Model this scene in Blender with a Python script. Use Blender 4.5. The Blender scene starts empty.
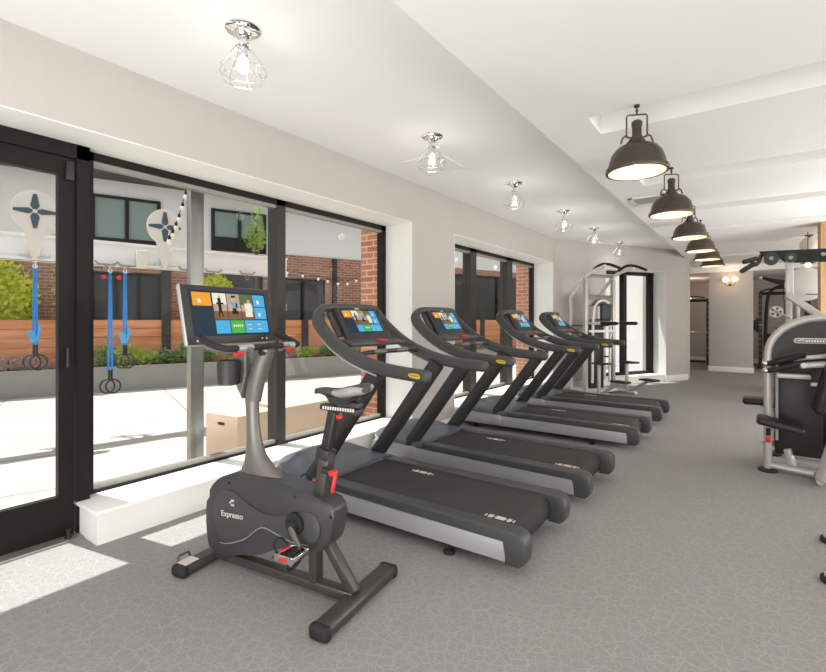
import bpy, bmesh, math, random
from mathutils import Vector, Matrix
SC = bpy.context.scene
COL = SC.collection
R = math.radians
random.seed(7)

# ------------------------------------------------------------------ camera, world, light, exposure
cd = bpy.data.cameras.new('camera'); cam = bpy.data.objects.new('camera', cd); COL.objects.link(cam)
cam.location = (0, 0, 1.40); cam.rotation_euler = (R(90), 0, R(35.83))
cd.sensor_width = 36; cd.lens = 475 / 826 * 36; cd.shift_y = -16 / 826; cd.clip_start = .05
SC.camera = cam

W = bpy.data.worlds.new('world'); SC.world = W; W.use_nodes = True
nt = W.node_tree; nt.nodes.clear()
wo = nt.nodes.new('ShaderNodeOutputWorld'); bg = nt.nodes.new('ShaderNodeBackground')
bg.inputs[0].default_value = (.90, .95, 1.0, 1); bg.inputs[1].default_value = .98
nt.links.new(bg.outputs[0], wo.inputs[0])

sd = bpy.data.lights.new('sun', 'SUN'); sun = bpy.data.objects.new('sun', sd); COL.objects.link(sun)
sd.energy = 6.3; sd.angle = R(.6); sd.color = (1, .97, .92)
sun.rotation_euler = Vector((.352, .068, -1)).to_track_quat('-Z', 'Y').to_euler()

def area(name, loc, target, sx, sy, power, color=(1, 1, 1)):
    d = bpy.data.lights.new(name, 'AREA'); d.shape = 'RECTANGLE'; d.size = sx; d.size_y = sy
    d.energy = power; d.color = color
    o = bpy.data.objects.new(name, d); COL.objects.link(o); o.location = loc
    o.rotation_euler = (Vector(target) - Vector(loc)).to_track_quat('-Z', 'Y').to_euler()
    return o
area('fill_behind', (.6, -2.3, 1.6), (-.8, 8, 1.7), 5.6, 2.4, 45, (1, 1, 1))  # unseen fill light added behind the camera to brighten the room
area('fill_right', (3.4, 4.5, 1.7), (-3, 4.5, 1.7), 12.0, 2.3, 150, (1, .995, .98))  # added fill panel in front of the solid right wall
area('fill_right_far', (3.3, 12.5, 1.6), (-1, 12.5, 1.8), 5.0, 1.8, 70, (1, .96, .92))  # extra fill added out of view for the far end
area('fill_up_right', (2.5, 7.5, .25), (-.2, 6.6, 2.5), 2.0, 16.0, 660, (1, 1, .99))  # added upward fill, out of view, to lift the ceiling brightness
area('fill_up_behind', (-.8, -1.4, .25), (-1.9, .2, 3.0), 3.6, 2.0, 150, (1, 1, .99))  # added fill behind the camera, aimed up like a bounced flash

SC.view_settings.view_transform = 'Standard'; SC.view_settings.look = 'None'
SC.view_settings.gamma = 1; SC.view_settings.use_curve_mapping = False
SC.view_settings.exposure = 0.30

# ------------------------------------------------------------------ materials
def srgb(r, g, b):
    f = lambda v: (v / 255 / 12.92) if v / 255 <= .04045 else ((v / 255 + .055) / 1.055) ** 2.4
    return (f(r), f(g), f(b), 1)

def mat(name, col, rough=.5, metal=0, noise=0, nscale=8, bump=0, bscale=60, emit=None, estr=1, spec=.5, coat=0):
    m = bpy.data.materials.new(name); m.use_nodes = True; t = m.node_tree; b = t.nodes['Principled BSDF']
    b.inputs['Base Color'].default_value = col; b.inputs['Roughness'].default_value = rough
    b.inputs['Metallic'].default_value = metal; b.inputs['Specular IOR Level'].default_value = spec
    b.inputs['Coat Weight'].default_value = coat
    tc = t.nodes.new('ShaderNodeTexCoord')
    if noise:
        n = t.nodes.new('ShaderNodeTexNoise'); n.inputs['Scale'].default_value = nscale; n.inputs['Detail'].default_value = 5
        t.links.new(tc.outputs['Object'], n.inputs['Vector'])
        mx = t.nodes.new('ShaderNodeMix'); mx.data_type = 'RGBA'; t.links.new(n.outputs[0], mx.inputs[0])
        mx.inputs[6].default_value = tuple(c * (1 - noise) for c in col[:3]) + (1,)
        mx.inputs[7].default_value = tuple(min(1, c * (1 + noise)) for c in col[:3]) + (1,)
        t.links.new(mx.outputs[2], b.inputs['Base Color'])
    if bump:
        n2 = t.nodes.new('ShaderNodeTexNoise'); n2.inputs['Scale'].default_value = bscale
        t.links.new(tc.outputs['Object'], n2.inputs['Vector'])
        bp = t.nodes.new('ShaderNodeBump'); bp.inputs['Strength'].default_value = bump; bp.inputs['Distance'].default_value = .01
        t.links.new(n2.outputs[0], bp.inputs['Height']); t.links.new(bp.outputs[0], b.inputs['Normal'])
    if emit:
        b.inputs['Emission Color'].default_value = emit; b.inputs['Emission Strength'].default_value = estr
    return m

M = {}
M['wall'] = mat('wall_paint', srgb(193, 187, 181), .9, noise=.03, nscale=3, bump=.15, bscale=150)
M['white'] = mat('white_paint', srgb(238, 237, 232), .6, noise=.01)
M['ceil'] = mat('ceiling_paint', srgb(243, 242, 239), .9, noise=.012, nscale=2)
M['black'] = mat('black_frame', srgb(24, 21, 19), .5, noise=.1, spec=.25)
M['frame_metal'] = mat('bronze_frame', srgb(52, 49, 46), .45, .3, noise=.1)
M['bare'] = mat('brushed_frame', srgb(150, 146, 140), .45, .5, noise=.1)
M['plastic'] = mat('charcoal_plastic', srgb(66, 66, 67), .42, noise=.06, bump=.08, bscale=400)
M['plasticd'] = mat('dark_plastic', srgb(46, 45, 45), .45, noise=.06, bump=.08, bscale=400)
M['hood'] = mat('hood_plastic', srgb(94, 98, 106), .32, noise=.04)
M['rail'] = mat('step_plastic', srgb(66, 66, 68), .42, noise=.04)
M['body'] = mat('slate_plastic', srgb(60, 59, 63), .34, noise=.05)
M['rubber'] = mat('black_rubber', srgb(30, 30, 31), .7, bump=.2, bscale=200)
M['belt'] = mat('running_belt', srgb(50, 48, 47), .75, noise=.08, nscale=30, bump=.25, bscale=500)
M['silver'] = mat('silver_panel', srgb(178, 178, 180), .42, .45, noise=.03)
M['silverd'] = mat('grey_paint_metal', srgb(118, 114, 110), .38, .45, noise=.04)
M['gunmetal'] = mat('gunmetal_paint', srgb(82, 79, 76), .38, .5, noise=.05)
M['chrome'] = mat('chrome', srgb(225, 225, 225), .08, 1)
M['machine'] = mat('machine_silver', srgb(188, 184, 178), .38, .35, noise=.03)
M['mwhite'] = mat('machine_white', srgb(222, 220, 216), .4, .1)
M['red'] = mat('red_plastic', srgb(215, 36, 30), .4)
M['yellow'] = mat('yellow_badge', srgb(222, 188, 40), .5)
M['mark'] = mat('light_print', srgb(215, 210, 202), .7)
M['saddle'] = mat('saddle_vinyl', srgb(70, 68, 68), .5, bump=.2, bscale=300)
M['saddle2'] = mat('saddle_side', srgb(165, 160, 160), .45)
M['pad'] = mat('black_vinyl', srgb(26, 25, 25), .45, bump=.15, bscale=250)
M['bronze'] = mat('aged_bronze', srgb(92, 82, 74), .33, .75, noise=.25, nscale=14)
M['lampin'] = mat('lamp_lining', srgb(248, 236, 220), .5)
M['bulb'] = mat('warm_bulb', (1, .8, .5, 1), .3, emit=(1, .72, .40, 1), estr=7)
M['bulbw'] = mat('pale_bulb', (1, .95, .9, 1), .25, emit=(1, .93, .82, 1), estr=.15)
M['globe'] = mat('globe_glass_lit', (1, .9, .75, 1), .3, emit=(1, .86, .66, 1), estr=1.2)
M['opal'] = mat('opal_glass', srgb(240, 232, 222), .3)
M['brass'] = mat('antique_brass', srgb(150, 108, 60), .35, .9)
M['strap'] = mat('blue_webbing', srgb(34, 134, 214), .7)
M['strapl'] = mat('pale_blue_webbing', srgb(80, 165, 225), .7)
M['sign'] = mat('cream_board', srgb(222, 214, 204), .6)
M['navy'] = mat('slate_print', srgb(66, 84, 96), .6)
M['leafd'] = mat('leaf_green', srgb(128, 160, 92), .6, noise=.4, nscale=6)
M['leafy'] = mat('leaf_lime', srgb(232, 244, 64), .6, noise=.3, nscale=5)
M['leafp'] = mat('leaf_pink', srgb(188, 160, 158), .6, noise=.35, nscale=9)
M['leafm'] = mat('leaf_mid', srgb(176, 200, 96), .6, noise=.4, nscale=6)
for k_ in ('leafd', 'leafy', 'leafp', 'leafm'):
    t_n = M[k_].node_tree; b_n = t_n.nodes['Principled BSDF']; out_n = t_n.nodes['Material Output']
    tl_n = t_n.nodes.new('ShaderNodeBsdfTranslucent'); mx_n = t_n.nodes.new('ShaderNodeMixShader'); mx_n.inputs[0].default_value = .45
    for l_ in b_n.inputs['Base Color'].links: t_n.links.new(l_.from_socket, tl_n.inputs[0])
    t_n.links.new(b_n.outputs[0], mx_n.inputs[1]); t_n.links.new(tl_n.outputs[0], mx_n.inputs[2]); t_n.links.new(mx_n.outputs[0], out_n.inputs[0])
M['stem'] = mat('stem_brown', srgb(92, 72, 52), .8)
M['planter'] = mat('planter_metal', srgb(140, 137, 134), .6, .1, noise=.12, nscale=4)
M['boxwood'] = mat('tan_plywood', srgb(206, 180, 158), .7, noise=.06, nscale=5)
M['steel'] = mat('weathered_steel', srgb(150, 146, 142), .32, .75, noise=.25, nscale=5)
M['cable'] = mat('cable_black', srgb(25, 25, 25), .6)
M['facade'] = mat('white_render', srgb(210, 208, 205), .8, noise=.02)
M['beam'] = mat('white_beam', srgb(236, 234, 232), .6, noise=.02)
M['slab'] = mat('grey_slab', srgb(74, 76, 78), .8, noise=.05)
M['curtain'] = mat('pale_blind', srgb(122, 138, 130), .7, noise=.05, nscale=2)
M['dwin'] = mat('dark_glazing', srgb(34, 36, 34), .3, noise=.5, nscale=.9)
M['stackm'] = mat('stack_shroud', srgb(30, 27, 25), .45, noise=.05)

def glass_mat():
    m = bpy.data.materials.new('window_glass'); m.use_nodes = True; t = m.node_tree; t.nodes.clear()
    o = t.nodes.new('ShaderNodeOutputMaterial'); mx = t.nodes.new('ShaderNodeMixShader'); fr = t.nodes.new('ShaderNodeLayerWeight')
    tr = t.nodes.new('ShaderNodeBsdfTransparent'); tr.inputs[0].default_value = (.95, .965, .96, 1)
    gl = t.nodes.new('ShaderNodeBsdfGlossy'); gl.inputs['Roughness'].default_value = .01
    pw = t.nodes.new('ShaderNodeMath'); pw.operation = 'POWER'; pw.inputs[1].default_value = 4.5; t.links.new(fr.outputs['Facing'], pw.inputs[0])
    ml = t.nodes.new('ShaderNodeMath'); ml.operation = 'MULTIPLY_ADD'; ml.inputs[1].default_value = .22; ml.inputs[2].default_value = .006; t.links.new(pw.outputs[0], ml.inputs[0])
    t.links.new(ml.outputs[0], mx.inputs[0]); t.links.new(tr.outputs[0], mx.inputs[1]); t.links.new(gl.outputs[0], mx.inputs[2])
    t.links.new(mx.outputs[0], o.inputs[0]); return m
M['glass'] = glass_mat()

def carpet_mat():
    m = mat('grey_carpet', srgb(150, 146, 144), .95, spec=.1); t = m.node_tree; b = t.nodes['Principled BSDF']
    tc = t.nodes.new('ShaderNodeTexCoord')
    nz = t.nodes.new('ShaderNodeTexNoise'); nz.inputs['Scale'].default_value = 5; t.links.new(tc.outputs['Object'], nz.inputs['Vector'])
    add = t.nodes.new('ShaderNodeVectorMath'); add.operation = 'MULTIPLY_ADD'
    t.links.new(nz.outputs['Color'], add.inputs[0]); add.inputs[1].default_value = (.07, .07, 0); t.links.new(tc.outputs['Object'], add.inputs[2])
    ws = []
    for sc, th, off in ((13.5, .06, 0), (19, .07, 4.3)):
        mp = t.nodes.new('ShaderNodeMapping'); mp.inputs['Location'].default_value = (off, off * 1.3, 0); mp.inputs['Rotation'].default_value = (0, 0, off)
        t.links.new(add.outputs[0], mp.inputs[0])
        v = t.nodes.new('ShaderNodeTexVoronoi'); v.feature = 'DISTANCE_TO_EDGE'; v.voronoi_dimensions = '2D'; v.inputs['Scale'].default_value = sc
        t.links.new(mp.outputs[0], v.inputs['Vector'])
        r = t.nodes.new('ShaderNodeMapRange'); r.inputs[1].default_value = 0; r.inputs[2].default_value = th; r.inputs[3].default_value = 1; r.inputs[4].default_value = 0
        t.links.new(v.outputs['Distance'], r.inputs[0]); ws.append(r)
    mx = t.nodes.new('ShaderNodeMath'); mx.operation = 'MAXIMUM'; t.links.new(ws[0].outputs[0], mx.inputs[0]); t.links.new(ws[1].outputs[0], mx.inputs[1])
    n3 = t.nodes.new('ShaderNodeTexNoise'); n3.inputs['Scale'].default_value = 7; t.links.new(tc.outputs['Object'], n3.inputs['Vector'])
    gate = t.nodes.new('ShaderNodeMath'); gate.operation = 'MULTIPLY'; t.links.new(mx.outputs[0], gate.inputs[0]); t.links.new(n3.outputs[0], gate.inputs[1])
    n4 = t.nodes.new('ShaderNodeTexNoise'); n4.inputs['Scale'].default_value = 130; n4.inputs['Detail'].default_value = 3; t.links.new(tc.outputs['Object'], n4.inputs['Vector'])
    base = t.nodes.new('ShaderNodeMix'); base.data_type = 'RGBA'; t.links.new(n4.outputs[0], base.inputs[0])
    base.inputs[6].default_value = srgb(126, 123, 122); base.inputs[7].default_value = srgb(168, 165, 164)
    c = t.nodes.new('ShaderNodeMix'); c.data_type = 'RGBA'; t.links.new(gate.outputs[0], c.inputs[0])
    t.links.new(base.outputs[2], c.inputs[6]); c.inputs[7].default_value = srgb(172, 169, 167)
    t.links.new(c.outputs[2], b.inputs['Base Color'])
    bp = t.nodes.new('ShaderNodeBump'); bp.inputs['Strength'].default_value = .4; bp.inputs['Distance'].default_value = .004
    t.links.new(n4.outputs[0], bp.inputs['Height']); t.links.new(bp.outputs[0], b.inputs['Normal'])
    return m
M['carpet'] = carpet_mat()

def brick_mat(name, c1, c2, mortar):
    m = mat(name, c1, .85); t = m.node_tree; b = t.nodes['Principled BSDF']
    tc = t.nodes.new('ShaderNodeTexCoord'); s = t.nodes.new('ShaderNodeSeparateXYZ'); t.links.new(tc.outputs['Object'], s.inputs[0])
    a = t.nodes.new('ShaderNodeMath'); a.operation = 'ADD'; t.links.new(s.outputs[0], a.inputs[0]); t.links.new(s.outputs[1], a.inputs[1])
    cb = t.nodes.new('ShaderNodeCombineXYZ'); t.links.new(a.outputs[0], cb.inputs[0]); t.links.new(s.outputs[2], cb.inputs[1])
    br = t.nodes.new('ShaderNodeTexBrick'); br.inputs['Color1'].default_value = c1; br.inputs['Color2'].default_value = c2
    br.inputs['Mortar'].default_value = mortar; br.inputs['Scale'].default_value = 1; br.inputs['Brick Width'].default_value = .215
    br.inputs['Row Height'].default_value = .075; br.inputs['Mortar Size'].default_value = .008
    t.links.new(cb.outputs[0], br.inputs['Vector']); t.links.new(br.outputs['Color'], b.inputs['Base Color']); return m
M['brick'] = brick_mat('red_brick', srgb(158, 106, 84), srgb(128, 84, 66), srgb(168, 150, 136))
M['brickl'] = brick_mat('orange_brick', srgb(196, 128, 98), srgb(170, 104, 78), srgb(200, 180, 162))

def wood_mat(name, c1, c2, axis=1):
    m = mat(name, c1, .6); t = m.node_tree; b = t.nodes['Principled BSDF']
    tc = t.nodes.new('ShaderNodeTexCoord'); mp = t.nodes.new('ShaderNodeMapping')
    sc = [14, 14, 14]; sc[axis] = .8; mp.inputs['Scale'].default_value = sc
    t.links.new(tc.outputs['Object'], mp.inputs[0]); n = t.nodes.new('ShaderNodeTexNoise'); n.inputs['Scale'].default_value = 1; n.inputs['Detail'].default_value = 6
    t.links.new(mp.outputs[0], n.inputs['Vector']); mx = t.nodes.new('ShaderNodeMix'); mx.data_type = 'RGBA'
    cr = t.nodes.new('ShaderNodeMapRange'); cr.inputs[1].default_value = .35; cr.inputs[2].default_value = .65
    t.links.new(n.outputs[0], cr.inputs[0]); t.links.new(cr.outputs[0], mx.inputs[0])
    mx.inputs[6].default_value = c1; mx.inputs[7].default_value = c2; t.links.new(mx.outputs[2], b.inputs['Base Color']); return m
M['fence'] = wood_mat('cedar_boards', srgb(214, 146, 98), srgb(192, 122, 80), 1)
M['oak'] = wood_mat('oak_cladding', srgb(206, 166, 118), srgb(186, 142, 94), 2)

def paver_mat():
    m = mat('concrete_pavers', srgb(212, 208, 202), .9); t = m.node_tree; b = t.nodes['Principled BSDF']
    tc = t.nodes.new('ShaderNodeTexCoord'); mp = t.nodes.new('ShaderNodeMapping'); mp.inputs['Rotation'].default_value = (0, 0, R(20))
    t.links.new(tc.outputs['Object'], mp.inputs[0])
    br = t.nodes.new('ShaderNodeTexBrick'); br.offset = 0.0
    br.inputs['Color1'].default_value = srgb(180, 173, 165); br.inputs['Color2'].default_value = srgb(170, 164, 156); br.inputs['Mortar'].default_value = srgb(120, 112, 105)
    br.inputs['Scale'].default_value = 1; br.inputs['Brick Width'].default_value = 1.25; br.inputs['Row Height'].default_value = 1.25; br.inputs['Mortar Size'].default_value = .012
    t.links.new(mp.outputs[0], br.inputs['Vector']); t.links.new(br.outputs['Color'], b.inputs['Base Color']); return m
M['paver'] = paver_mat()

def glow(name, c, s=1.0):
    return mat(name, (0.01, 0.01, 0.01, 1), .2, emit=c, estr=s, spec=.12)
SCR = [glow('screen_navy', srgb(24, 44, 60)), glow('screen_orange', srgb(222, 150, 40)), glow('screen_blue', srgb(70, 160, 205)),
       glow('screen_green', srgb(70, 165, 60)), glow('screen_sand', srgb(168, 150, 128)), glow('screen_earth', srgb(120, 84, 56)),
       glow('screen_skin', srgb(205, 150, 115)), glow('screen_dark', srgb(20, 22, 22)), glow('screen_pale', srgb(214, 214, 200)), glow('screen_foliage', srgb(84, 98, 66))]

# ------------------------------------------------------------------ mesh builder
class MB:
    def __init__(s): s.bm = bmesh.new(); s.mi = 0
    def _face(s, vs):
        try:
            f = s.bm.faces.new(vs); f.material_index = s.mi; return f
        except ValueError: return None
    def box(s, c, d, rot=None, bevel=0, seg=2):
        m = Matrix.Translation(Vector(c)) @ (rot.to_4x4() if rot else Matrix.Identity(4)) @ Matrix.Diagonal((d[0], d[1], d[2], 1))
        g = bmesh.ops.create_cube(s.bm, size=1, matrix=m)
        fs = set(f for v in g['verts'] for f in v.link_faces)
        for f in fs: f.material_index = s.mi
        if bevel:
            es = list(set(e for v in g['verts'] for e in v.link_edges))
            r = bmesh.ops.bevel(s.bm, geom=es, offset=bevel, segments=seg, affect='EDGES', profile=.5)
            for f in r['faces']: f.material_index = s.mi
        return s
    def span(s, a, b, bevel=0):
        return s.box([(a[i] + b[i]) / 2 for i in range(3)], [abs(b[i] - a[i]) for i in range(3)], None, bevel)
    def bar(s, p, q, w, h, bevel=0, up=(0, 0, 1)):
        p = Vector(p); q = Vector(q); d = (q - p); L = d.length; z = d.normalized(); up = Vector(up)
        if abs(z.dot(up)) > .99: up = Vector((1, 0, 0))
        x = up.cross(z).normalized(); y = z.cross(x)
        rot = Matrix((x, y, z)).transposed()
        return s.box((p + q) / 2, (w, h, L), rot, bevel)
    def sweep(s, pts, sec, up=(0, 0, 1), closed=False, caps=True, scales=None):
        P = [Vector(p) for p in pts]; n = len(P); rings = []; nv = None
        for i in range(n):
            if closed: t = (P[(i + 1) % n] - P[i - 1]).normalized()
            else: t = (P[min(i + 1, n - 1)] - P[max(i - 1, 0)]).normalized()
            if nv is None:
                u = Vector(up)
                if abs(u.dot(t)) > .97: u = Vector((1, 0, 0)) if abs(t.x) < .9 else Vector((0, 1, 0))
                nv = (u - t * u.dot(t)).normalized()
            else: nv = (nv - t * nv.dot(t)).normalized()
            b = t.cross(nv); k = scales[i] if scales else 1
            kx, ky = (k if isinstance(k, tuple) else (k, k))
            rings.append([s.bm.verts.new(P[i] + b * (a * kx) + nv * (c * ky)) for a, c in sec])
        m = len(sec)
        for i in range(n if closed else n - 1):
            A, B = rings[i], rings[(i + 1) % n]
            for j in range(m): s._face([A[j], A[(j + 1) % m], B[(j + 1) % m], B[j]])
        if caps and not closed: s._face(rings[0][::-1]); s._face(rings[-1])
        return s
    def tube(s, pts, r, seg=10, closed=False, ry=None, up=(0, 0, 1), scales=None, round_ends=False):
        ry = ry or r
        sec = [(math.cos(2 * math.pi * k / seg) * r, math.sin(2 * math.pi * k / seg) * ry) for k in range(seg)]
        if round_ends:
            P = [Vector(p) for p in pts]; rr = min(r, ry)
            a = (P[0] - P[1]).normalized(); b = (P[-1] - P[-2]).normalized()
            sc = scales or [1] * len(P)
            P = [P[0] + a * rr * .9, P[0] + a * rr * .7] + P + [P[-1] + b * rr * .7, P[-1] + b * rr * .9]
            sc = [sc[0] * .35, sc[0] * .75] + list(sc) + [sc[-1] * .75, sc[-1] * .35]
            pts, scales = P, sc
        return s.sweep(pts, sec, up, closed, True, scales)
    def lathe(s, prof, c=(0, 0, 0), seg=28, rot=None, closed=False, cap=True):
        c = Vector(c); rings = []
        for r, z in prof:
            ring = []
            for k in range(seg):
                a = 2 * math.pi * k / seg; v = Vector((r * math.cos(a), r * math.sin(a), z))
                if rot: v = rot @ v
                ring.append(s.bm.verts.new(c + v))
            rings.append(ring)
        for i in range(len(rings) - 1):
            for k in range(seg): s._face([rings[i][k], rings[i][(k + 1) % seg], rings[i + 1][(k + 1) % seg], rings[i + 1][k]])
        if prof[0][0] > 1e-4 and not closed and cap: s._face(rings[0][::-1])
        if prof[-1][0] > 1e-4 and not closed: s._face(rings[-1])
        if closed:
            for k in range(seg): s._face([rings[-1][k], rings[-1][(k + 1) % seg], rings[0][(k + 1) % seg], rings[0][k]])
        return s
    def sphere(s, c, r, sc=(1, 1, 1), seg=16):
        g = bmesh.ops.create_uvsphere(s.bm, u_segments=seg, v_segments=seg // 2 + 2, radius=r, matrix=Matrix.Translation(Vector(c)) @ Matrix.Diagonal((*sc, 1)))
        for f in set(f for v in g['verts'] for f in v.link_faces): f.material_index = s.mi
        return s
    def prism(s, poly, fn, t0, t1, bevel=0, seg=3):
        """poly: 2-d outline, fn(a,b,t) -> 3-d point"""
        A = [s.bm.verts.new(fn(a, b, t0)) for a, b in poly]; B = [s.bm.verts.new(fn(a, b, t1)) for a, b in poly]
        n = len(poly); fa = s._face(A[::-1]); fb = s._face(B); side = []
        for i in range(n): side.append(s._face([A[i], A[(i + 1) % n], B[(i + 1) % n], B[i]]))
        if bevel:
            es = [e for e in (list(fa.edges) + list(fb.edges))]
            r = bmesh.ops.bevel(s.bm, geom=es, offset=bevel, segments=seg, affect='EDGES', profile=.5)
            for f in r['faces']: f.material_index = s.mi
        return s
    def split(s, name, m, parent=None, angle=38):
        """one object for each loose piece"""
        s.bm.verts.ensure_lookup_table(); seen = set(); isl = []
        for v in s.bm.verts:
            if v in seen: continue
            st_ = [v]; seen.add(v); comp = []
            while st_:
                x = st_.pop(); comp.append(x)
                for e in x.link_edges:
                    w = e.other_vert(x)
                    if w not in seen: seen.add(w); st_.append(w)
            isl.append(comp)
        res = []
        for comp in isl:
            q = MB(); mp = {v: q.bm.verts.new(v.co) for v in comp}
            for f in set(f for v in comp for f in v.link_faces):
                g = q.bm.faces.new([mp[v] for v in f.verts]); g.material_index = f.material_index
            res.append(q.build(name, m, parent, angle))
        s.bm.free(); return res
    def build(s, name, m, parent=None, angle=38, loc=None):
        bmesh.ops.remove_doubles(s.bm, verts=s.bm.verts, dist=1e-6)
        bmesh.ops.recalc_face_normals(s.bm, faces=s.bm.faces)
        me = bpy.data.meshes.new(name); s.bm.to_mesh(me); s.bm.free()
        for x in (m if isinstance(m, (list, tuple)) else [m]): me.materials.append(x)
        me.shade_smooth(); me.set_sharp_from_angle(angle=R(angle))
        o = bpy.data.objects.new(name, me); COL.objects.link(o)
        if parent: o.parent = parent
        if loc: o.location = loc
        return o

def empty(name, loc, rz=0):
    o = bpy.data.objects.new(name, None); COL.objects.link(o); o.location = loc; o.rotation_euler = (0, 0, rz); o.empty_display_size = .1
    return o
def tag(o, label=None, cat=None, group=None, kind=None):
    if label: o['label'] = label
    if cat: o['category'] = cat
    if group: o['group'] = group
    if kind: o['kind'] = kind
    return o
def st(o): return tag(o, kind='structure')
def copy_tree(o, parent=None):
    c = o.copy(); COL.objects.link(c); c.parent = parent
    for ch in [x for x in list(COL.objects) if x.parent == o]: copy_tree(ch, c)
    return c
def spline(P, n=8):
    P = [Vector(p) for p in P]; out = []
    for i in range(len(P) - 1):
        p0 = P[max(i - 1, 0)]; p1 = P[i]; p2 = P[i + 1]; p3 = P[min(i + 2, len(P) - 1)]
        for k in range(n):
            t = k / n
            out.append(.5 * ((2 * p1) + (p2 - p0) * t + (2 * p0 - 5 * p1 + 4 * p2 - p3) * t * t + (3 * p1 - p0 - 3 * p2 + p3) * t ** 3))
    out.append(P[-1]); return out
def spline2(P, n=6):
    """closed smooth 2-d outline"""
    m = len(P); out = []
    for i in range(m):
        p0, p1, p2, p3 = [Vector(P[(i + k) % m]) for k in (-1, 0, 1, 2)]
        for k in range(n):
            t = k / n
            v = .5 * ((2 * p1) + (p2 - p0) * t + (2 * p0 - 5 * p1 + 4 * p2 - p3) * t * t + (3 * p1 - p0 - 3 * p2 + p3) * t ** 3)
            out.append((v.x, v.y))
    return out
def text_obj(name, body, size, m, parent, loc, rot, ext=.0015, xs=1.0):
    c = bpy.data.curves.new(name, 'FONT'); c.body = body; c.size = size; c.extrude = ext; c.align_x = 'CENTER'; c.align_y = 'CENTER'
    t = bpy.data.objects.new(name + '_src', c); COL.objects.link(t)
    dg = bpy.context.evaluated_depsgraph_get(); me = bpy.data.meshes.new_from_object(t.evaluated_get(dg)); me.name = name
    bpy.data.objects.remove(t); me.materials.clear(); me.materials.append(m)
    o = bpy.data.objects.new(name, me); COL.objects.link(o); o.parent = parent; o.location = loc; o.rotation_euler = rot; o.scale = (xs, 1, 1)
    return o

# ------------------------------------------------------------------ the room shell
XW, XF = -3.27, -3.66          # inner face of the window wall, plane of the frames
ZC, ZR, ZO = 3.01, 2.85, 2.548 # left ceiling, right ceiling, head of the openings
YB, YE, XR = -2.6, 19.0, 3.6

m = MB()
poly = [(XF - .1, YB), (XR, YB), (XR, YE), (-2.32, YE), (-2.32, 13.2), (-1.8, 12.9), (-3.75, 9.5), (XF - .1, 9.4)]
m.prism(poly, lambda a, b, t: Vector((a, b, t)), -.12, 0)
st(m.build('floor', M['carpet']))

m = MB()   # window wall with two openings
m.span((XF - .05, YB, 0), (XW, -.62, ZC + .1)); m.span((XF - .05, 4.51, 0), (XW, 5.475, ZC + .1)); m.span((XF - .05, 9.28, 0), (XW, 9.42, ZC + .1))
m.span((XF - .05, -.62, ZO), (XW, 4.51, ZC + .1)); m.span((XF - .05, 5.475, ZO), (XW, 9.28, ZC + .1))
st(m.build('wall_left', M['wall']))
m = MB()   # white-painted reveals
t_ = .006
for y0, y1 in ((-.62, 4.51), (5.475, 9.28)):
    m.span((XF, y0, ZO - t_), (XW + .002, y1, ZO + .001)); m.span((XF, y1 - t_, .2), (XW + .002, y1 + .001, ZO)); m.span((XF, y0 - .001, .2), (XW + .002, y0 + t_, ZO))
st(m.build('trim_1', M['white']))
m = MB()
m.span((XF - .08, 1.24, 0), (-3.31, 4.508, .2)); m.span((XF - .08, 1.225, .19), (-3.285, 4.508, .216), .004)
st(m.build('trim_2', M['white']))
m = MB()
m.span((XF - .08, 5.477, 0), (-3.31, 9.278, .2)); m.span((XF - .08, 5.477, .19), (-3.285, 9.278, .216), .004)
st(m.build('trim_3', M['white']))
m = MB(); m.span((XW, 4.5, 0), (XW + .015, 5.48, .11), .003)
st(m.build('baseboard_left', M['white']))

# angled wall with its own opening
A0 = Vector((-3.27, 9.39, 0)); A1 = Vector((-1.29, 12.74, 0)); AL = (A1 - A0).length
AW = empty('wall_angled', A0, math.atan2((A1 - A0).y, (A1 - A0).x)); st(AW)
o0, o1, ohz = 1.35, AL - .72, 2.50
m = MB(); m.span((0, 0, 0), (o0, .45, ZC + .1)); m.span((o1, 0, 0), (AL, .45, ZC + .1)); m.span((o0, 0, ohz), (o1, .45, ZC + .1))
m.build('wall_surface', M['wall'], AW)
m = MB(); m.span((o0, -.002, ohz - .006), (o1, .45, ohz + .001)); m.span((o1 - .006, -.002, 0), (o1 + .001, .45, ohz)); m.span((o0 - .001, -.002, 0), (o0 + .006, .45, ohz))
m.build('reveal', M['white'], AW)
m = MB(); m.span((o1 + .002, -.015, 0), (AL, 0, .14), .003); m.span((0.02, -.015, 0), (o0, 0, .14), .003)
m.build('skirting', M['white'], AW)
m = MB(); m.span((o0 + .007, .04, 0), (o1 - .007, .45, .16)); m.build('sill', M['white'], AW)
WA = empty('window_3', (0, 0, 0)); WA.parent = AW
m = MB()
for x in (o0 + .05, (o0 + o1) / 2, o1 - .07): m.span((x - .05, .32, .16), (x + .05, .44, ohz - .006))
m.span((o0 + .01, .32, ohz - .08), (o1 - .01, .44, ohz - .006)); m.span((o0 + .01, .32, .16), (o1 - .01, .44, .22))
m.build('window_frame', M['black'], WA)
m = MB(); m.span((o0 + .02, .38, .2), (o1 - .02, .39, ohz - .05)); m.build('pane', M['glass'], WA)

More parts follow.
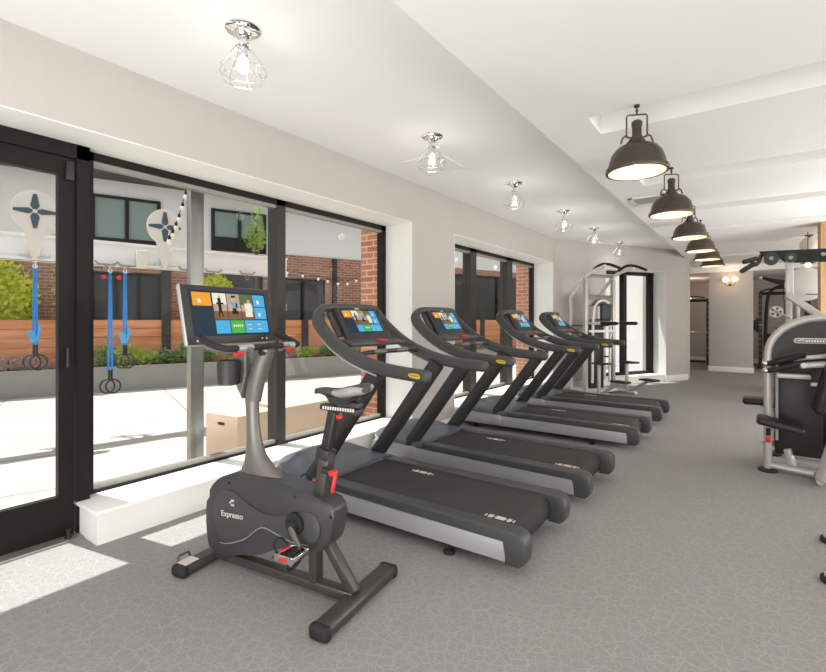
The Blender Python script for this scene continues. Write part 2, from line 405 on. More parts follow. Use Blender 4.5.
m = MB(); m.span((-1.85, 12.75, 0), (-1.29, 13.2, ZC)); m.span((-2.3, 13.02, 0), (-1.8, 13.2, ZC))
st(m.build('wall_corner', M['wall']))
m = MB(); m.span((-2.32, YE, 0), (XR, YE + .15, ZC + .3)); st(m.build('wall_far', M['wall']))
m = MB(); m.span((-2.32, 13.2, 0), (-2.22, YE, ZC)); st(m.build('wall_recess', M['wall']))
m = MB(); m.span((XR, YB, 0), (XR + .15, YE, ZC + .3)); st(m.build('wall_right', M['wall']))
m = MB(); m.span((XF, YB - .15, 0), (XR, YB, ZC + .3)); st(m.build('wall_back', M['wall']))
m = MB(); m.span((-1.05, 15.35, 0), (-.06, 16.1, ZR), .004); st(m.build('wall_column', M['wall']))
m = MB(); m.span((-1.066, 15.334, 0), (-.044, 16.11, .14), .004); st(m.build('baseboard_column', M['white']))
m = MB(); m.span((-2.22, YE - .02, 0), (XR, YE, .14)); st(m.build('baseboard_far', M['white']))

# ceilings: high strip by the windows, lower field with coffers to the right
m = MB(); m.prism([(XF - .04, YB), (-1.32, YB), (-1.32, YE), (-2.32, YE), (-2.32, 13.2), (-1.75, 12.9), (-3.7, 9.6), (XF - .04, 9.42)], lambda a, b, t: Vector((a, b, t)), ZC, ZC + .12); st(m.build('ceiling', M['ceil']))
m = MB()
XC = -.98
cof = [(3.50, 3.86), (5.30, 5.62), (7.0, 7.32), (8.62, 8.95), (10.55, 10.9), (12.5, 12.85)]
m.span((-1.34, YB, ZR), (XC, 15.3, ZR + .45))
ys = [YB] + [v for c in cof for v in c] + [15.3]
for i in range(0, len(ys), 2): m.span((XC, ys[i], ZR), (XR, ys[i + 1], ZR + .45))
for a, b in cof: m.span((XC, a, ZR + .42), (XR, b, ZR + .45))
st(m.build('ceiling_coffered', M['ceil']))
m = MB(); m.span((-2.22, 15.3, 2.70), (XR, YE, 2.95)); m.span((-2.22, 13.3, 2.86), (-1.34, 15.3, 2.95)); st(m.build('ceiling_rear', M['ceil']))

# oak-clad pier at the right edge
m = MB(); m.span((.775, 9.2, 0), (1.6, 9.65, ZR)); st(m.build('wall_pier', M['oak']))

m = MB(); m.prism([(-1.98, 12.98), (-2.34, 13.22), (-2.34, 19.6), (-5.8, 19.6)], lambda a, b, t: Vector((a, b, t)), -.02, 4.0); st(m.build('wall_outer_angled', M['facade']))  # added white wall, turned sunward so the angled window looks out bright

# ---- windows and door
def window(name, y0, y1, mull, z0=.216, z1=ZO - .006, pads=.05):
    w = empty(name, (XF, y0, z0)); st(w); w.location = (0, 0, 0)
    f = MB()
    f.span((XF - .08, y0, z1 - .055), (XF, y1, z1)); f.span((XF - .08, y0, z0), (XF - .004, y1, z0 + .018))
    f.span((XF - .08, y1 - .07, z0), (XF, y1, z1)); f.span((XF - .08, y0, z0), (XF, y0 + .05, z1))
    f.build('window_frame', M['black'], w)
    edges = [y0] + [v for a in mull for v in a] + [y1]
    for a, b in mull:
        q = MB(); q.span((XF - .14, a, z0 - .02), (XF, b, z1)); q.build('mullion', M['frame_metal'], w)
    q = MB()
    q.span((XF - .078, y0 + .04, z0 + .018), (XF - .022, y1 - .07, z0 + .05)); q.span((XF - .075, y0 + .04, z1 - .085), (XF - .01, y1 - .07, z1 - .055))
    q.build('glazing_bead', M['bare'], w)
    for i in range(0, len(edges), 2):
        p = MB(); p.span((XF - .050, edges[i] + .01, z0 + .04), (XF - .044, edges[i + 1] - .01, z1 - .04)); p.build('pane', M['glass'], w)
    return w
window('window_1', 1.30, 4.503, [(2.88, 2.98)])
window('window_2', 5.483, 9.273, [(6.62, 6.82), (7.98, 8.22)])

D = empty('door_1', (0, 0, 0)); st(D)
m = MB(); xd = -3.60
for a, b in ((1.13, 1.215), (-.02, .1)): m.span((xd - .05, a, .012), (xd, b, 2.44))
m.span((xd - .05, .1, .012), (xd, 1.13, .27)); m.span((xd - .05, .1, 2.33), (xd, 1.13, 2.44))
m.build('door_leaf', M['black'], D)
m = MB(); m.span((xd - .028, .09, .26), (xd - .022, 1.14, 2.34)); m.build('pane', M['glass'], D)
m = MB(); m.span((xd - .08, 1.225, 0), (xd + .02, 1.30, ZO - .006)); m.span((xd - .08, -.62, 2.45), (xd + .02, 1.30, ZO - .006)); m.span((xd - .08, -.11, 0), (xd + .02, -.03, 2.45))
m.span((xd - .07, -.62, 0), (xd, -.11, .27))
m.build('door_frame', M['black'], D)
m = MB(); m.span((xd - .04, -.6, .27), (xd - .034, -.12, 2.45)); m.build('pane', M['glass'], D)
m = MB(); m.tube([(xd + .0, 1.17, 1.10), (xd + .035, 1.17, 1.10), (xd + .035, 1.17, 1.22), (xd, 1.17, 1.22)], .008, 8); m.build('door_handle', M['frame_metal'], D)
m = MB(); m.span((xd - .005, 1.165, 2.30), (xd + .025, 1.21, 2.42), .004); m.build('door_hinge', M['frame_metal'], D)
m = MB(); m.lathe([(.022, 0), (.022, .02), (.012, .03), (.012, .055), (.018, .06), (.018, .07)], (xd + .045, 1.17, 0)); m.build('door_stop', M['rubber'], D)
m = MB(); m.span((-3.70, -.62, 0), (-3.50, 1.24, .012), .003); st(m.build('trim_4', M['bare']))

# ------------------------------------------------------------------ ceiling fittings
def vent(name, x0, y0, x1, y1, z, label, slats=True):
    e = empty(name, ((x0 + x1) / 2, (y0 + y1) / 2, z)); tag(e, label, 'air vent')
    w, d = x1 - x0, y1 - y0; m = MB()
    m.box((-w / 2 + .02, 0, -.006), (.04, d, .012)); m.box((w / 2 - .02, 0, -.006), (.04, d, .012)); m.box((0, -d / 2 + .02, -.006), (w, .04, .012)); m.box((0, d / 2 - .02, -.006), (w, .04, .012))
    m.build('frame', M['ceil'], e)
    m = MB(); m.box((0, 0, -.002), (w - .06, d - .06, .004)); m.build('backing', M['frame_metal'], e)
    m = MB(); n = 7
    for k in range(n): m.box((0, -d / 2 + .06 + (d - .12) * k / (n - 1), -.008), (w - .08, .022, .003), Matrix.Rotation(R(35), 3, 'X'))
    m.build('louvre', M['ceil'], e)
vent('ceiling_vent', -1.24, 6.1, -.85, 6.5, ZR, 'white square louvred air vent in the low ceiling beside second pendant lamp')
e = empty('access_panel', (-2.73, 4.13, ZC)); tag(e, 'flush white square access panel in the ceiling beside the second cage lamp', 'ceiling panel')
m = MB(); m.box((0, 0, -.003), (.46, .50, .006)); m.build('panel', M['white'], e)
m = MB()
for c, d in (((-.245, 0), (.02, .54)), ((.245, 0), (.02, .54)), ((0, -.265), (.51, .02)), ((0, .265), (.51, .02))): m.box((*c, -.004), (*d, .008))
m.build('frame', M['ceil'], e)

def cage_lamp():
    e = empty('cage_lamp', (0, 0, 0))
    m = MB(); m.lathe([(.0, 0), (.095, 0), (.095, -.008), (.085, -.016), (.05, -.022), (.042, -.04), (.03, -.055), (.018, -.06), (.0, -.06)]); m.build('canopy', M['chrome'], e)
    m = MB(); m.lathe([(.0, -.058), (.017, -.058), (.017, -.08), (.03, -.085), (.032, -.10), (.024, -.11), (.024, -.145), (.0, -.148)]); m.tube([(.034, 0, -.095), (.055, 0, -.095)], .006, 8); m.build('socket', M['chrome'], e)
    m = MB(); m.lathe([(.0, -.146), (.014, -.146), (.026, -.17), (.034, -.20), (.030, -.228), (.016, -.243), (0, -.246)], seg=18); m.build('bulb', M['bulbw'], e)
    m = MB(); r = .0022
    def ring(rad, z):
        m.tube([(rad * math.cos(a * math.pi / 16), rad * math.sin(a * math.pi / 16), z) for a in range(32)], r, 6, closed=True)
    ring(.035, -.10); ring(.125, -.235); ring(.110, -.278)
    for k in range(8):
        a = k * math.pi / 4; c, s = math.cos(a), math.sin(a)
        m.tube([(.035 * c, .035 * s, -.10), (.105 * c, .105 * s, -.195), (.125 * c, .125 * s, -.235), (.110 * c, .110 * s, -.278)], r, 6)
    m.build('wire_cage', M['chrome'], e); return e
cl = cage_lamp(); cpos = [1.58, 3.47, 5.22, 6.98, 8.60, 10.5]
clab = ['chrome ceiling lamp with wire cage, nearest to the camera, above the door and exercise bike',
        'chrome caged ceiling lamp beside the flush square access panel, second from the camera',
        'chrome caged ceiling lamp, third from the camera, just past the access panel',
        'chrome caged ceiling lamp, fourth from the camera, above the second window',
        'chrome caged ceiling lamp, second from the far end of the row',
        'chrome caged ceiling lamp farthest back, above the chin-up station']
for i, y in enumerate(cpos):
    o = cl if i == 0 else copy_tree(cl); o.location = (-2.30, y, ZC); o.rotation_euler = (0, 0, i * .5)
    tag(o, clab[i], 'ceiling lamp', 'chrome cage lamps along the window side')

def pendant():
    e = empty('pendant_lamp', (0, 0, 0)); zr = -.45   # origin at ceiling
    m = MB(); prof = [(.036, zr + .21), (.045, zr + .19), (.09, zr + .18), (.135, zr + .160), (.172, zr + .118), (.190, zr + .066), (.195, zr + .03), (.21, zr + .025), (.214, zr + .01), (.21, zr - .005), (.192, zr - .005),
                      (.188, zr + .03), (.184, zr + .064), (.166, zr + .113), (.13, zr + .152), (.087, zr + .172), (.03, zr + .185)]
    m.lathe(prof, closed=True, seg=36); m.build('shade', [M['bronze']], e)
    m = MB(); m.lathe([(.1912, zr - .004), (.1865, zr + .028), (.182, zr + .062), (.164, zr + .11), (.128, zr + .146), (.085, zr + .165), (.03, zr + .178), (.0, zr + .18)], seg=32, cap=False); m.build('shade_lining', M['lampin'], e)
    m = MB(); m.lathe([(0, zr + .345), (.026, zr + .345), (.036, zr + .335), (.037, zr + .31), (.032, zr + .305), (.032, zr + .25), (.038, zr + .235), (.044, zr + .2), (.05, zr + .185), (0, zr + .185)]); m.build('neck', M['bronze'], e)
    m = MB()
    for s in (-1, 1):
        m.tube([(0, 0, zr + .385), (s * .06, 0, zr + .385), (s * .07, 0, zr + .375), (s * .07, 0, zr + .235)], .006, 8)
        m.tube([(s * .03, 0, zr + .225), (s * .08, 0, zr + .245), (s * .095, 0, zr + .235), (s * .11, 0, zr + .195)], .007, 8)
        m.tube([(s * .03, 0, zr + .23), (s * .09, 0, zr + .165)], .008, 6)
    m.build('yoke', M['bronze'], e)
    m = MB(); m.lathe([(0, 0), (.02, 0), (.02, -.012), (.008, -.02), (0, -.02)])
    for k, z in enumerate((-.022, -.038, -.054)): m.sphere((0, 0, z), .011, (1, .6, 1.1) if k % 2 else (.6, 1, 1.1), 10)
    m.build('hook', M['bronze'], e)
    m = MB(); m.lathe([(0, zr + .17), (.02, zr + .17), (.022, zr + .13), (.045, zr + .09), (.045, zr + .07), (.03, zr + .05), (0, zr + .045)], seg=20); m.build('bulb', M['bulb'], e)
    m = MB()
    for k in range(6):
        a = k * math.pi / 3 + .3; m.sphere((.212 * math.cos(a), .212 * math.sin(a), zr + .01), .009, seg=8)
    m.split('rim_clip', M['bronze'], e); return e
pe = pendant(); ppos = [3.484, 5.10, 6.65, 8.03, 9.22, 10.40]
plab = ['aged bronze dome pendant lamp, the nearest and largest', 'aged bronze dome pendant lamp beside the ceiling air vent, second from the front',
        'aged bronze dome pendant lamp, third from the front', 'aged bronze dome pendant lamp, fourth from the front',
        'aged bronze dome pendant lamp, fifth from the front', 'aged bronze dome pendant lamp, last in the row before the sconce column']
for i, y in enumerate(ppos):
    o = pe if i == 0 else copy_tree(pe); o.location = (-.652, y, ZR); o.rotation_euler = (0, 0, R(25) + i * .12); o.scale = (.93, .93, 1)
    tag(o, plab[i], 'pendant lamp', 'bronze pendant lamps down the gym')
for i, y in enumerate(ppos):
    d = bpy.data.lights.new('pendant_light', 'POINT'); d.energy = .6; d.color = (1, .76, .5); d.shadow_soft_size = .04
    o = bpy.data.objects.new('pendant_light', d); COL.objects.link(o); o.location = (-.652, y, ZR - .425)

for i, y in enumerate(cpos):
    d = bpy.data.lights.new('cage_light', 'POINT'); d.energy = 1.3; d.color = (1, .97, .93); d.shadow_soft_size = .05
    o = bpy.data.objects.new('cage_light', d); COL.objects.link(o); o.location = (-2.30, y, ZC - .34)
# sconce on the column
e = empty('wall_sconce', (-.56, 15.35, 2.36)); tag(e, 'brass wall sconce with two glowing globes on the far column', 'wall lamp')
m = MB(); m.lathe([(0, 0), (.05, 0), (.045, .02), (.0, .035)], rot=Matrix.Rotation(R(90), 3, 'X')); m.build('backplate', M['brass'], e)
for s in (-1, 1):
    m = MB(); m.tube(spline([(0, -.03, 0), (s * .06, -.07, -.03), (s * .11, -.08, .02), (s * .11, -.08, .06)]), .009, 8); m.build('arm', M['brass'], e)
    m = MB(); m.sphere((s * .11, -.08, .125), .07, seg=18); m.build('globe', M['globe'], e)
d = bpy.data.lights.new('sconce_light', 'POINT'); d.energy = 3; d.color = (1, .75, .5); d.shadow_soft_size = .08
o = bpy.data.objects.new('sconce_light', d); COL.objects.link(o); o.location = (-.56, 15.05, 2.5)
e = empty('hanging_bulb', (-1.75, 17.3, 2.70)); tag(e, 'small bare glowing bulb hanging in the far recess left of the column', 'hanging lamp')
m = MB(); m.lathe([(0, 0), (.06, 0), (.05, -.02), (.01, -.03), (.01, -.15), (.03, -.16), (.03, -.2), (0, -.2)]); m.build('socket', M['bronze'], e)
m = MB(); m.sphere((0, 0, -.26), .06); m.build('bulb', M['globe'], e)
d = bpy.data.lights.new('recess_light', 'POINT'); d.energy = 12; d.color = (1, .72, .5); d.shadow_soft_size = .08
o = bpy.data.objects.new('recess_light', d); COL.objects.link(o); o.location = (-1.75, 17.2, 2.3)
e = empty('globe_lamp', (.735, 10.5, 2.85)); tag(e, 'frosted white globe ceiling lamp beside the oak pier', 'ceiling lamp')
m = MB(); m.lathe([(0, 0), (.06, 0), (.06, -.02), (.02, -.03), (.02, -.05), (0, -.05)]); m.build('canopy', M['brass'], e)
m = MB(); m.sphere((0, 0, -.18), .135, seg=20); m.build('globe', M['opal'], e)
e = empty('small_pendant', (.69, 10.1, 2.85)); tag(e, 'small glowing bulb pendant with dark rim behind the cable machine arm', 'pendant lamp')
m = MB(); m.tube([(0, 0, 0), (0, 0, -.46)], .006, 8); m.lathe([(.02, -.45), (.03, -.49), (.11, -.52), (.10, -.515), (.02, -.47)], closed=True); m.build('shade', M['bronze'], e)
m = MB(); m.sphere((0, 0, -.545), .045, seg=12); m.build('bulb', M['globe'], e)

# ------------------------------------------------------------------ screens
def screen_tiles(mb, x, w, h, zc, fn):
    """tiles of the start screen laid on plane; fn(u,v,d) maps across/up/out to 3-d. fractions of w,h."""
    def q(u0, v0, u1, v1, mi, d=.0012, cut=None):
        mb.mi = mi; a = [(u0, v0), (u1, v0), (u1, v1), (u0, v1)] if cut is None else cut
        vs = [mb.bm.verts.new(fn((u - .5) * w, (v - .5) * h, d)) for u, v in a]; mb._face(vs)
    q(0, 0, 1, 1, 0, .0006)
    q(.03, .66, .25, .95, 1)
    for u in (.27, .45, .63):
        q(u, .36, u + .17, .95, 4); q(u, .36, u + .17, .55, 5, .0016)
    q(.27, .70, .44, .95, 8, .0018)
    q(.33, .50, .37, .84, 7, .002); q(.31, .70, .40, .74, 7, .002); q(.345, .84, .365, .90, 6, .002); q(.32, .40, .335, .52, 7, .002); q(.365, .42, .38, .52, 7, .002)
    q(.50, .48, .58, .74, 7, .002); q(.50, .62, .56, .76, 2, .0022); q(.51, .77, .56, .88, 6, .0022); q(.51, .86, .565, .91, 7, .0024); q(.56, .56, .62, .62, 6, .0024); q(.47, .56, .51, .70, 6, .0024)
    q(.63, .70, .80, .95, 9, .0018); q(.68, .42, .78, .74, 8, .002); q(.72, .74, .76, .82, 6, .0022); q(.65, .56, .70, .60, 6, .0022)
    q(.81, .67, .98, .95, 2); q(.81, .37, .98, .65, 2)
    q(.27, .05, .45, .34, 2); q(.46, .05, .64, .34, 3); q(.65, .05, .98, .34, 2)
    for u, v in ((.09, .72), (.86, .73), (.86, .43)): q(u, v, u + .035, v + .09, 8, .002)
    for k in range(5): q(.49 + k * .028, .19, .507 + k * .028, .24, 8, .002)
    for k in range(4): q(.69 + .07 * (k % 2) * 2, .13 + .1 * (k // 2), .74 + .07 * (k % 2) * 2, .145 + .1 * (k // 2), 8, .002)

# ------------------------------------------------------------------ treadmills (local +x = front, towards the windows)
def treadmill():
    e = empty('treadmill', (0, 0, 0)); HW = .385
    # running surface
    m = MB(); sec = [(0.045, .235), (1.64, .235), (1.64, .06), (.045, .06), (.01, .09), (-.005, .15), (.01, .205)]
    m.prism([(a, b) for a, b in sec], lambda a, b, t: Vector((a + .10, t, b)), -.29, .29, .012, 2)
    m.build('running_belt', M['belt'], e)
    for sx, sy in ((.08, .235), (.92, -.20)):
        m = MB(); m.box((sx + .05 + .093, sy, .2356), (.19, .004, .0008))
        for x0, w in ((.0, .008), (.022, .022), (.058, .06), (.135, .028), (.178, .008)):
            m.box((sx + .05 + x0 + w / 2, sy, .2362), (w, .042 if w > .02 else .034, .0015))
        m.build('belt_print', M['mark'], e)
    for s in (-1, 1):
        m = MB(); y0, y1 = s * .285, s * .40
        pl = [(0.03, .236), (.01, .215), (0.0, .15), (.01, .085), (.04, .06), (.12, .06), (.12, .195), (1.66, .195), (1.70, .250), (.07, .247)]
        m.prism(pl, lambda a, b, t: Vector((a, t, b)), min(y0, y1), max(y0, y1), .011, 3); m.build('side_rail', M['rail'], e)
        m = MB(); m.prism([(.09, .07), (2.1, .07), (2.17, .10), (2.12, .20), (.13, .20)], lambda a, b, t: Vector((a, t, b)), min(s * .30, s * .392), max(s * .30, s * .392), .005, 2); m.build('side_panel', M['silver'], e)
        m = MB(); m.lathe([(0, 0), (.036, 0), (.038, .01), (.03, .018), (.008, .022), (.008, .08), (0, .08)], (.50, s * .35, 0)); m.build('levelling_foot', M['rubber'], e)
        m = MB(); m.lathe([(0, 0), (.036, 0), (.038, .01), (.03, .018), (.008, .022), (.008, .08), (0, .08)], (2.0, s * .28, 0)); m.build('levelling_foot', M['rubber'], e)
    # motor hood: plan narrows to the front, crowned top
    m = MB(); bm = m.bm
    rows = [(1.60, .405, .262, .262), (1.72, .40, .30, .26), (1.86, .385, .365, .255), (2.0, .36, .345, .245), (2.14, .31, .30, .23), (2.24, .23, .26, .22), (2.30, .13, .235, .215)]
    R_ = []
    for x, w, zt, ze in rows:
        pts = [(-w, .21), (-w, ze - .012), (-w * .93, ze + .2 * (zt - ze)), (-w * .6, ze + .8 * (zt - ze)), (-w * .2, zt), (w * .2, zt), (w * .6, ze + .8 * (zt - ze)), (w * .93, ze + .2 * (zt - ze)), (w, ze - .012), (w, .21)]
        xo = [(-.0 if abs(y) < w * .5 else -.02) for y, z in pts]
        R_.append([bm.verts.new((x + (xo[i] if x < 1.65 else 0) + (-.06 if x < 1.65 and abs(y) > .3 else 0), y, z)) for i, (y, z) in enumerate(pts)])
    for i in range(len(R_) - 1):
        for j in range(9): m._face([R_[i][j], R_[i][j + 1], R_[i + 1][j + 1], R_[i + 1][j]])
        m._face([R_[i][9], R_[i][0], R_[i + 1][0], R_[i + 1][9]])
    m._face(R_[0]); m._face(R_[-1][::-1]); m.build('motor_hood', M['hood'], e, 50)
    m = MB(); m.prism(spline2([(1.55, -.36), (1.9, -.37), (2.15, -.32), (2.29, -.15), (2.30, 0), (2.29, .15), (2.15, .32), (1.9, .37), (1.55, .36)], 4), lambda a, b, t: Vector((a, b, t)), .09, .208, .01, 2); m.build('front_bumper', M['silver'], e)
    # inclined uprights
    for s in (-1, 1):
        m = MB(); a = Vector((1.70, s * .365, .19)); b = Vector((1.04, s * .370, 1.06))
        m.tube([a, a.lerp(b, .5), b], .040, 20, ry=.066, up=(1, 0, .78)); m.build('upright', M['plasticd'], e)
    # handrail loop
    half = [(.61, .388, 1.052), (.80, .390, 1.062), (1.02, .392, 1.088), (1.24, .392, 1.15), (1.42, .390, 1.238), (1.55, .380, 1.335), (1.625, .355, 1.412), (1.645, .31, 1.468), (1.625, .22, 1.492)]
    P = spline(half + [(x, -y, z) for x, y, z in half[::-1]], 7)
    sec = [(.48 * a, .45 * b) for a, b in [(.042, .10), (-.0, .112), (-.042, .10), (-.062, .05), (-.062, -.05), (-.042, -.10), (.0, -.112), (.042, -.10), (.062, -.05), (.062, .05)]]
    n = len(P); sc = []
    for i in range(n):
        u = min(i, n - 1 - i) / (n / 2); sc.append((1, .82 + .25 * min(1, u * 1.3)))
    sc[0] = sc[-1] = (.55, .5); sc[1] = sc[-2] = (.95, .78)
    m = MB(); m.sweep(P, sec, (0, 0, 1), scales=sc); hr = m.build('handrail', M['plastic'], e, 60)
    # pale underside strip of the rail
    for s in (-1, 1):
        m = MB(); Q = spline([(x - .0, s * (y + .012), z - .053) for x, y, z in half[2:7]], 6); m.tube(Q, .013, 8, ry=.008); m.build('rail_trim', M['silver'], hr)
        m = MB(); m.prism(spline2([(.665, 1.05), (.68, 1.066), (.71, 1.070), (.74, 1.070), (.757, 1.062), (.74, 1.044), (.71, 1.041), (.68, 1.037)], 3), lambda a, b, t: Vector((a, t, b)), min(s * .415, s * .4195), max(s * .415, s * .4195), .001, 1); bd = m.build('badge', M['yellow'], hr)
        tx = text_obj('badge_lettering', 'TECHNOGYM', .015, M['cable'], hr, (.71, s * (.4212), 1.056), (R(90), R(-5) if s < 0 else R(5), R(180) if s > 0 else 0), .0004, .75)
    # console
    c = Vector((1.49, 0, 1.370)); tilt = R(-32)
    nrm = Vector((-math.cos(R(32)), 0, math.sin(R(32)))); upv = Vector((math.sin(R(32)), 0, math.cos(R(32)))); lat = Vector((0, -1, 0))
    rot = Matrix((lat, upv, nrm)).transposed()   # box x=lateral, y=up, z=out
    m = MB(); m.box(c + upv * .0 - nrm * .02, (.48, .29, .05), rot, .018, 3); m.build('console_housing', M['plasticd'], e)
    m = MB(); m.box(c - nrm * .055 + upv * .03, (.56, .22, .04), rot, .018, 3); m.build('console_back', M['plastic'], e)
    m = MB(); m.mi = 0; screen_tiles(m, 0, .40, .21, 0, lambda u, v, d: c + upv * (v + .022) + lat * u + nrm * (.0055 + d)); m.build('screen', SCR, e)
    m = MB(); m.box(c + upv * .136 + nrm * .004, (.05, .012, .004), rot); m.build('brand_mark', M['yellow'], e)
    m = MB(); m.box((1.37, 0, 1.233), (.13, .66, .03), Matrix.Rotation(R(-14), 3, 'Y'), .01); m.build('tray', M['plastic'], e)
    m = MB(); m.box((1.325, -.03, 1.247), (.05, .09, .012), Matrix.Rotation(R(-14), 3, 'Y'), .004); m.build('stop_button', M['red'], e)
    m = MB(); m.tube([(1.24, -.37, 1.155), (1.22, -.25, 1.17), (1.22, .25, 1.17), (1.24, .37, 1.155)], .017, 12); m.build('crossbar', M['plasticd'], e)
    m = MB()
    for s in (-1, 1): m.tube([(1.22, s * .06, 1.17), (1.22, s * .20, 1.17)], .019, 12)
    m.split('pulse_grip', M['silverd'], e)
    return e
tm = treadmill()
tl = ['charcoal treadmill nearest the camera, right behind the exercise bike', 'charcoal treadmill second from the camera, in front of the pillar between the windows',
      'charcoal treadmill third from the camera, in front of the second window', 'charcoal treadmill farthest from the camera, next to the chin-up station']
for i, y in enumerate((2.80, 4.03, 5.87, 7.36)):
    o = tm if i == 0 else copy_tree(tm); o.location = (-1.0, y, 0); o.rotation_euler = (0, 0, R((180.6, 179.8, 180.0, 180.5)[i])); tag(o, tl[i], 'treadmill', 'treadmills in a row along the windows')

# ------------------------------------------------------------------ exercise bike (local +x = forward)
B = empty('exercise_bike', (-1.56, 1.72, 0), R(188.3)); tag(B, 'grey upright exercise bike with large touchscreen in front of the treadmills', 'exercise bike')
def rounded_foot(name, x, y, w, h, m_, yc=0):
    m = MB(); m.box((x, yc, h / 2 + .006), (w, 2 * y, h), None, .022, 3); o = m.build(name, m_, B)
    for s in (-1, 1):
        q = MB(); q.box((x, yc + s * (y - .01), h / 2 + .004), (w + .008, .05, h + .006), None, .02, 3); q.build('end_cap', M['rubber'], o)
    return o
rounded_foot('rear_stabilizer', .025, .302, .098, .062, M['gunmetal'], -.02)
fs = rounded_foot('front_stabilizer', 1.03, .225, .10, .055, M['gunmetal'])
q = MB(); q.box((1.03, .165, .064), (.07, .085, .003), None); q.build('floor_plate_label', M['mark'], fs)
q = MB(); q.tube([(1.07, .12, .06), (1.075, .13, .09), (1.075, .19, .09), (1.07, .20, .06)], .006, 8); q.build('transport_handle', M['gunmetal'], fs)
m = MB(); m.bar((0.03, 0, .05), (1.0, 0, .055), .06, .05, .008); m.bar((.20, 0, .29), (.03, 0, .07), .052, .052, .008); m.bar((.27, 0, .06), (.27, 0, .30), .06, .05, .006); m.build('frame', M['gunmetal'], B)
out = [(.99, .11), (1.015, .25), (1.0, .40), (.92, .50), (.78, .555), (.55, .565), (.33, .54), (.17, .508), (.115, .480), (.115, .42), (.145, .31), (.19, .262), (.30, .235), (.45, .215), (.60, .15), (.74, .115), (.93, .072)]
fnB = lambda a, b, t: Vector((a, t, b))
m = MB(); m.prism(spline2(out, 4), fnB, -.060, .060, .02, 3); sh = m.build('shroud', M['body'], B, 50)
inn = [(.93, .21), (.95, .33), (.90, .43), (.80, .455), (.66, .40), (.52, .375), (.36, .41), (.26, .44), (.20, .40), (.20, .32), (.28, .27), (.42, .27), (.56, .30), (.70, .21), (.84, .165)]
m = MB(); m.prism(spline2(inn, 5), fnB, .057, .067, .006, 3); m.build('side_cover', M['plastic'], sh, 50)
m = MB(); m.prism(spline2(inn, 5), fnB, -.067, -.057, .006, 3); m.build('side_cover', M['plastic'], sh, 50)
m = MB(); m.tube(spline([(.93, .098, .075), (.80, .14, .083), (.72, .205, .085), (.60, .298, .085), (.48, .297, .085), (.36, .262, .085), (.26, .26, .083)], 6) and [Vector((p.x, p.z, p.y)) for p in spline([(.90, .15, .062), (.82, .165, .068), (.70, .215, .069), (.58, .300, .069), (.46, .285, .069), (.36, .268, .069), (.26, .275, .067)], 6)], .0022, 6); m.build('accent_line', M['silver'], sh)
m = MB()
for p in ((.36, .50), (.83, .495), (.13, .44), (.50, .16)): m.sphere((p[0], .060, p[1]), .008, seg=8)
m.split('screw', M['rubber'], sh)
text_obj('lettering', 'Expresso', .046, M['mark'], sh, (.80, .0675, .325), (R(90), R(-3), R(180)), .0012)
m = MB()
for k, (dx, dz) in enumerate(((0, .02), (.012, .008), (0, -.004), (-.012, .02), (-.012, -.004))):
    m.box((.80 + dx, .0685, .385 + dz), (.012, .002, .009), Matrix.Rotation(R(45), 3, 'Y'))
m.build('logo', M['mark'], sh)
m = MB(); m.box((.795, .0690, .39), (.009, .002, .009), Matrix.Rotation(R(45), 3, 'Y')); m.build('logo_dot', M['red'], sh)
# mast: flared base then Y-shaped top
secm = [(math.cos(a * math.pi / 8), math.sin(a * math.pi / 8)) for a in range(16)]
m = MB(); rg = []
for z, cx, hx, hy in ((.52, .625, .20, .058), (.56, .64, .155, .056), (.60, .662, .108, .052), (.66, .688, .066, .045), (.73, .70, .046, .038), (.82, .71, .039, .033), (.92, .715, .040, .032), (.985, .715, .047, .034)):
    rg.append([m.bm.verts.new((cx + hx * c_, hy * s_, z)) for c_, s_ in secm])
for i in range(len(rg) - 1):
    for k in range(16): m._face([rg[i][k], rg[i][(k + 1) % 16], rg[i + 1][(k + 1) % 16], rg[i + 1][k]])
m._face(rg[0]); m._face(rg[-1]); m.build('mast', M['silverd'], B, 60)
m = MB(); m.sweep([(.712, 0, .96), (.69, 0, 1.05), (.65, 0, 1.15), (.60, 0, 1.25)], secm, (1, 0, 0), scales=[(.036, .052), (.042, .052), (.043, .048), (.038, .042)]); m.build('handlebar_stem', M['silverd'], B, 60)
m = MB(); m.prism([(.76, .965), (.73, 1.10), (.72, 1.24), (.80, 1.25), (.88, 1.15)], fnB, -.04, .04, .012); m.build('screen_bracket', M['silverd'], B)
m = MB(); m.lathe([(0, 0), (.04, 0), (.042, .03), (0, .03)], (.62, 0, 1.21), rot=Matrix.Rotation(R(-24), 3, 'Y')); m.build('stem_collar', M['rubber'], B)
m = MB(); m.lathe([(.04, 0), (.056, .005), (.06, .10), (.056, .135), (.049, .135), (.052, .1), (.05, .012), (0, .012), (0, 0.0)], (.80, .09, 1.045), seg=24); m.build('bottle_holder', M['plasticd'], B)
# handlebar
hb = MB(); hp = [(.79, .268, 1.312), (.73, .290, 1.290), (.64, .275, 1.262), (.605, .21, 1.256), (.60, 0, 1.256)]
hp = hp + [(x, -y, z) for x, y, z in hp[:-1][::-1]]
hb.tube(spline(hp, 6), .0165, 12, round_ends=True); H_ = hb.build('handlebar', M['rubber'], B)
for s in (-1, 1):
    m = MB(); m.tube([(.602, s * .11, 1.256), (.604, s * .205, 1.256)], .0185, 12); m.build('pulse_sensor', M['silver'], H_)
    m = MB(); m.tube([(.615, s * .17, 1.232), (.618, s * .20, 1.226)], .014, 10, round_ends=True); m.build('shift_button', M['red'], H_)
    m = MB(); m.tube(spline([(.77, s * .272, 1.272), (.74, s * .26, 1.25), (.69, s * .21, 1.235), (.64, s * .13, 1.23)]), .010, 8); m.build('aero_strut', M['silverd'], H_)
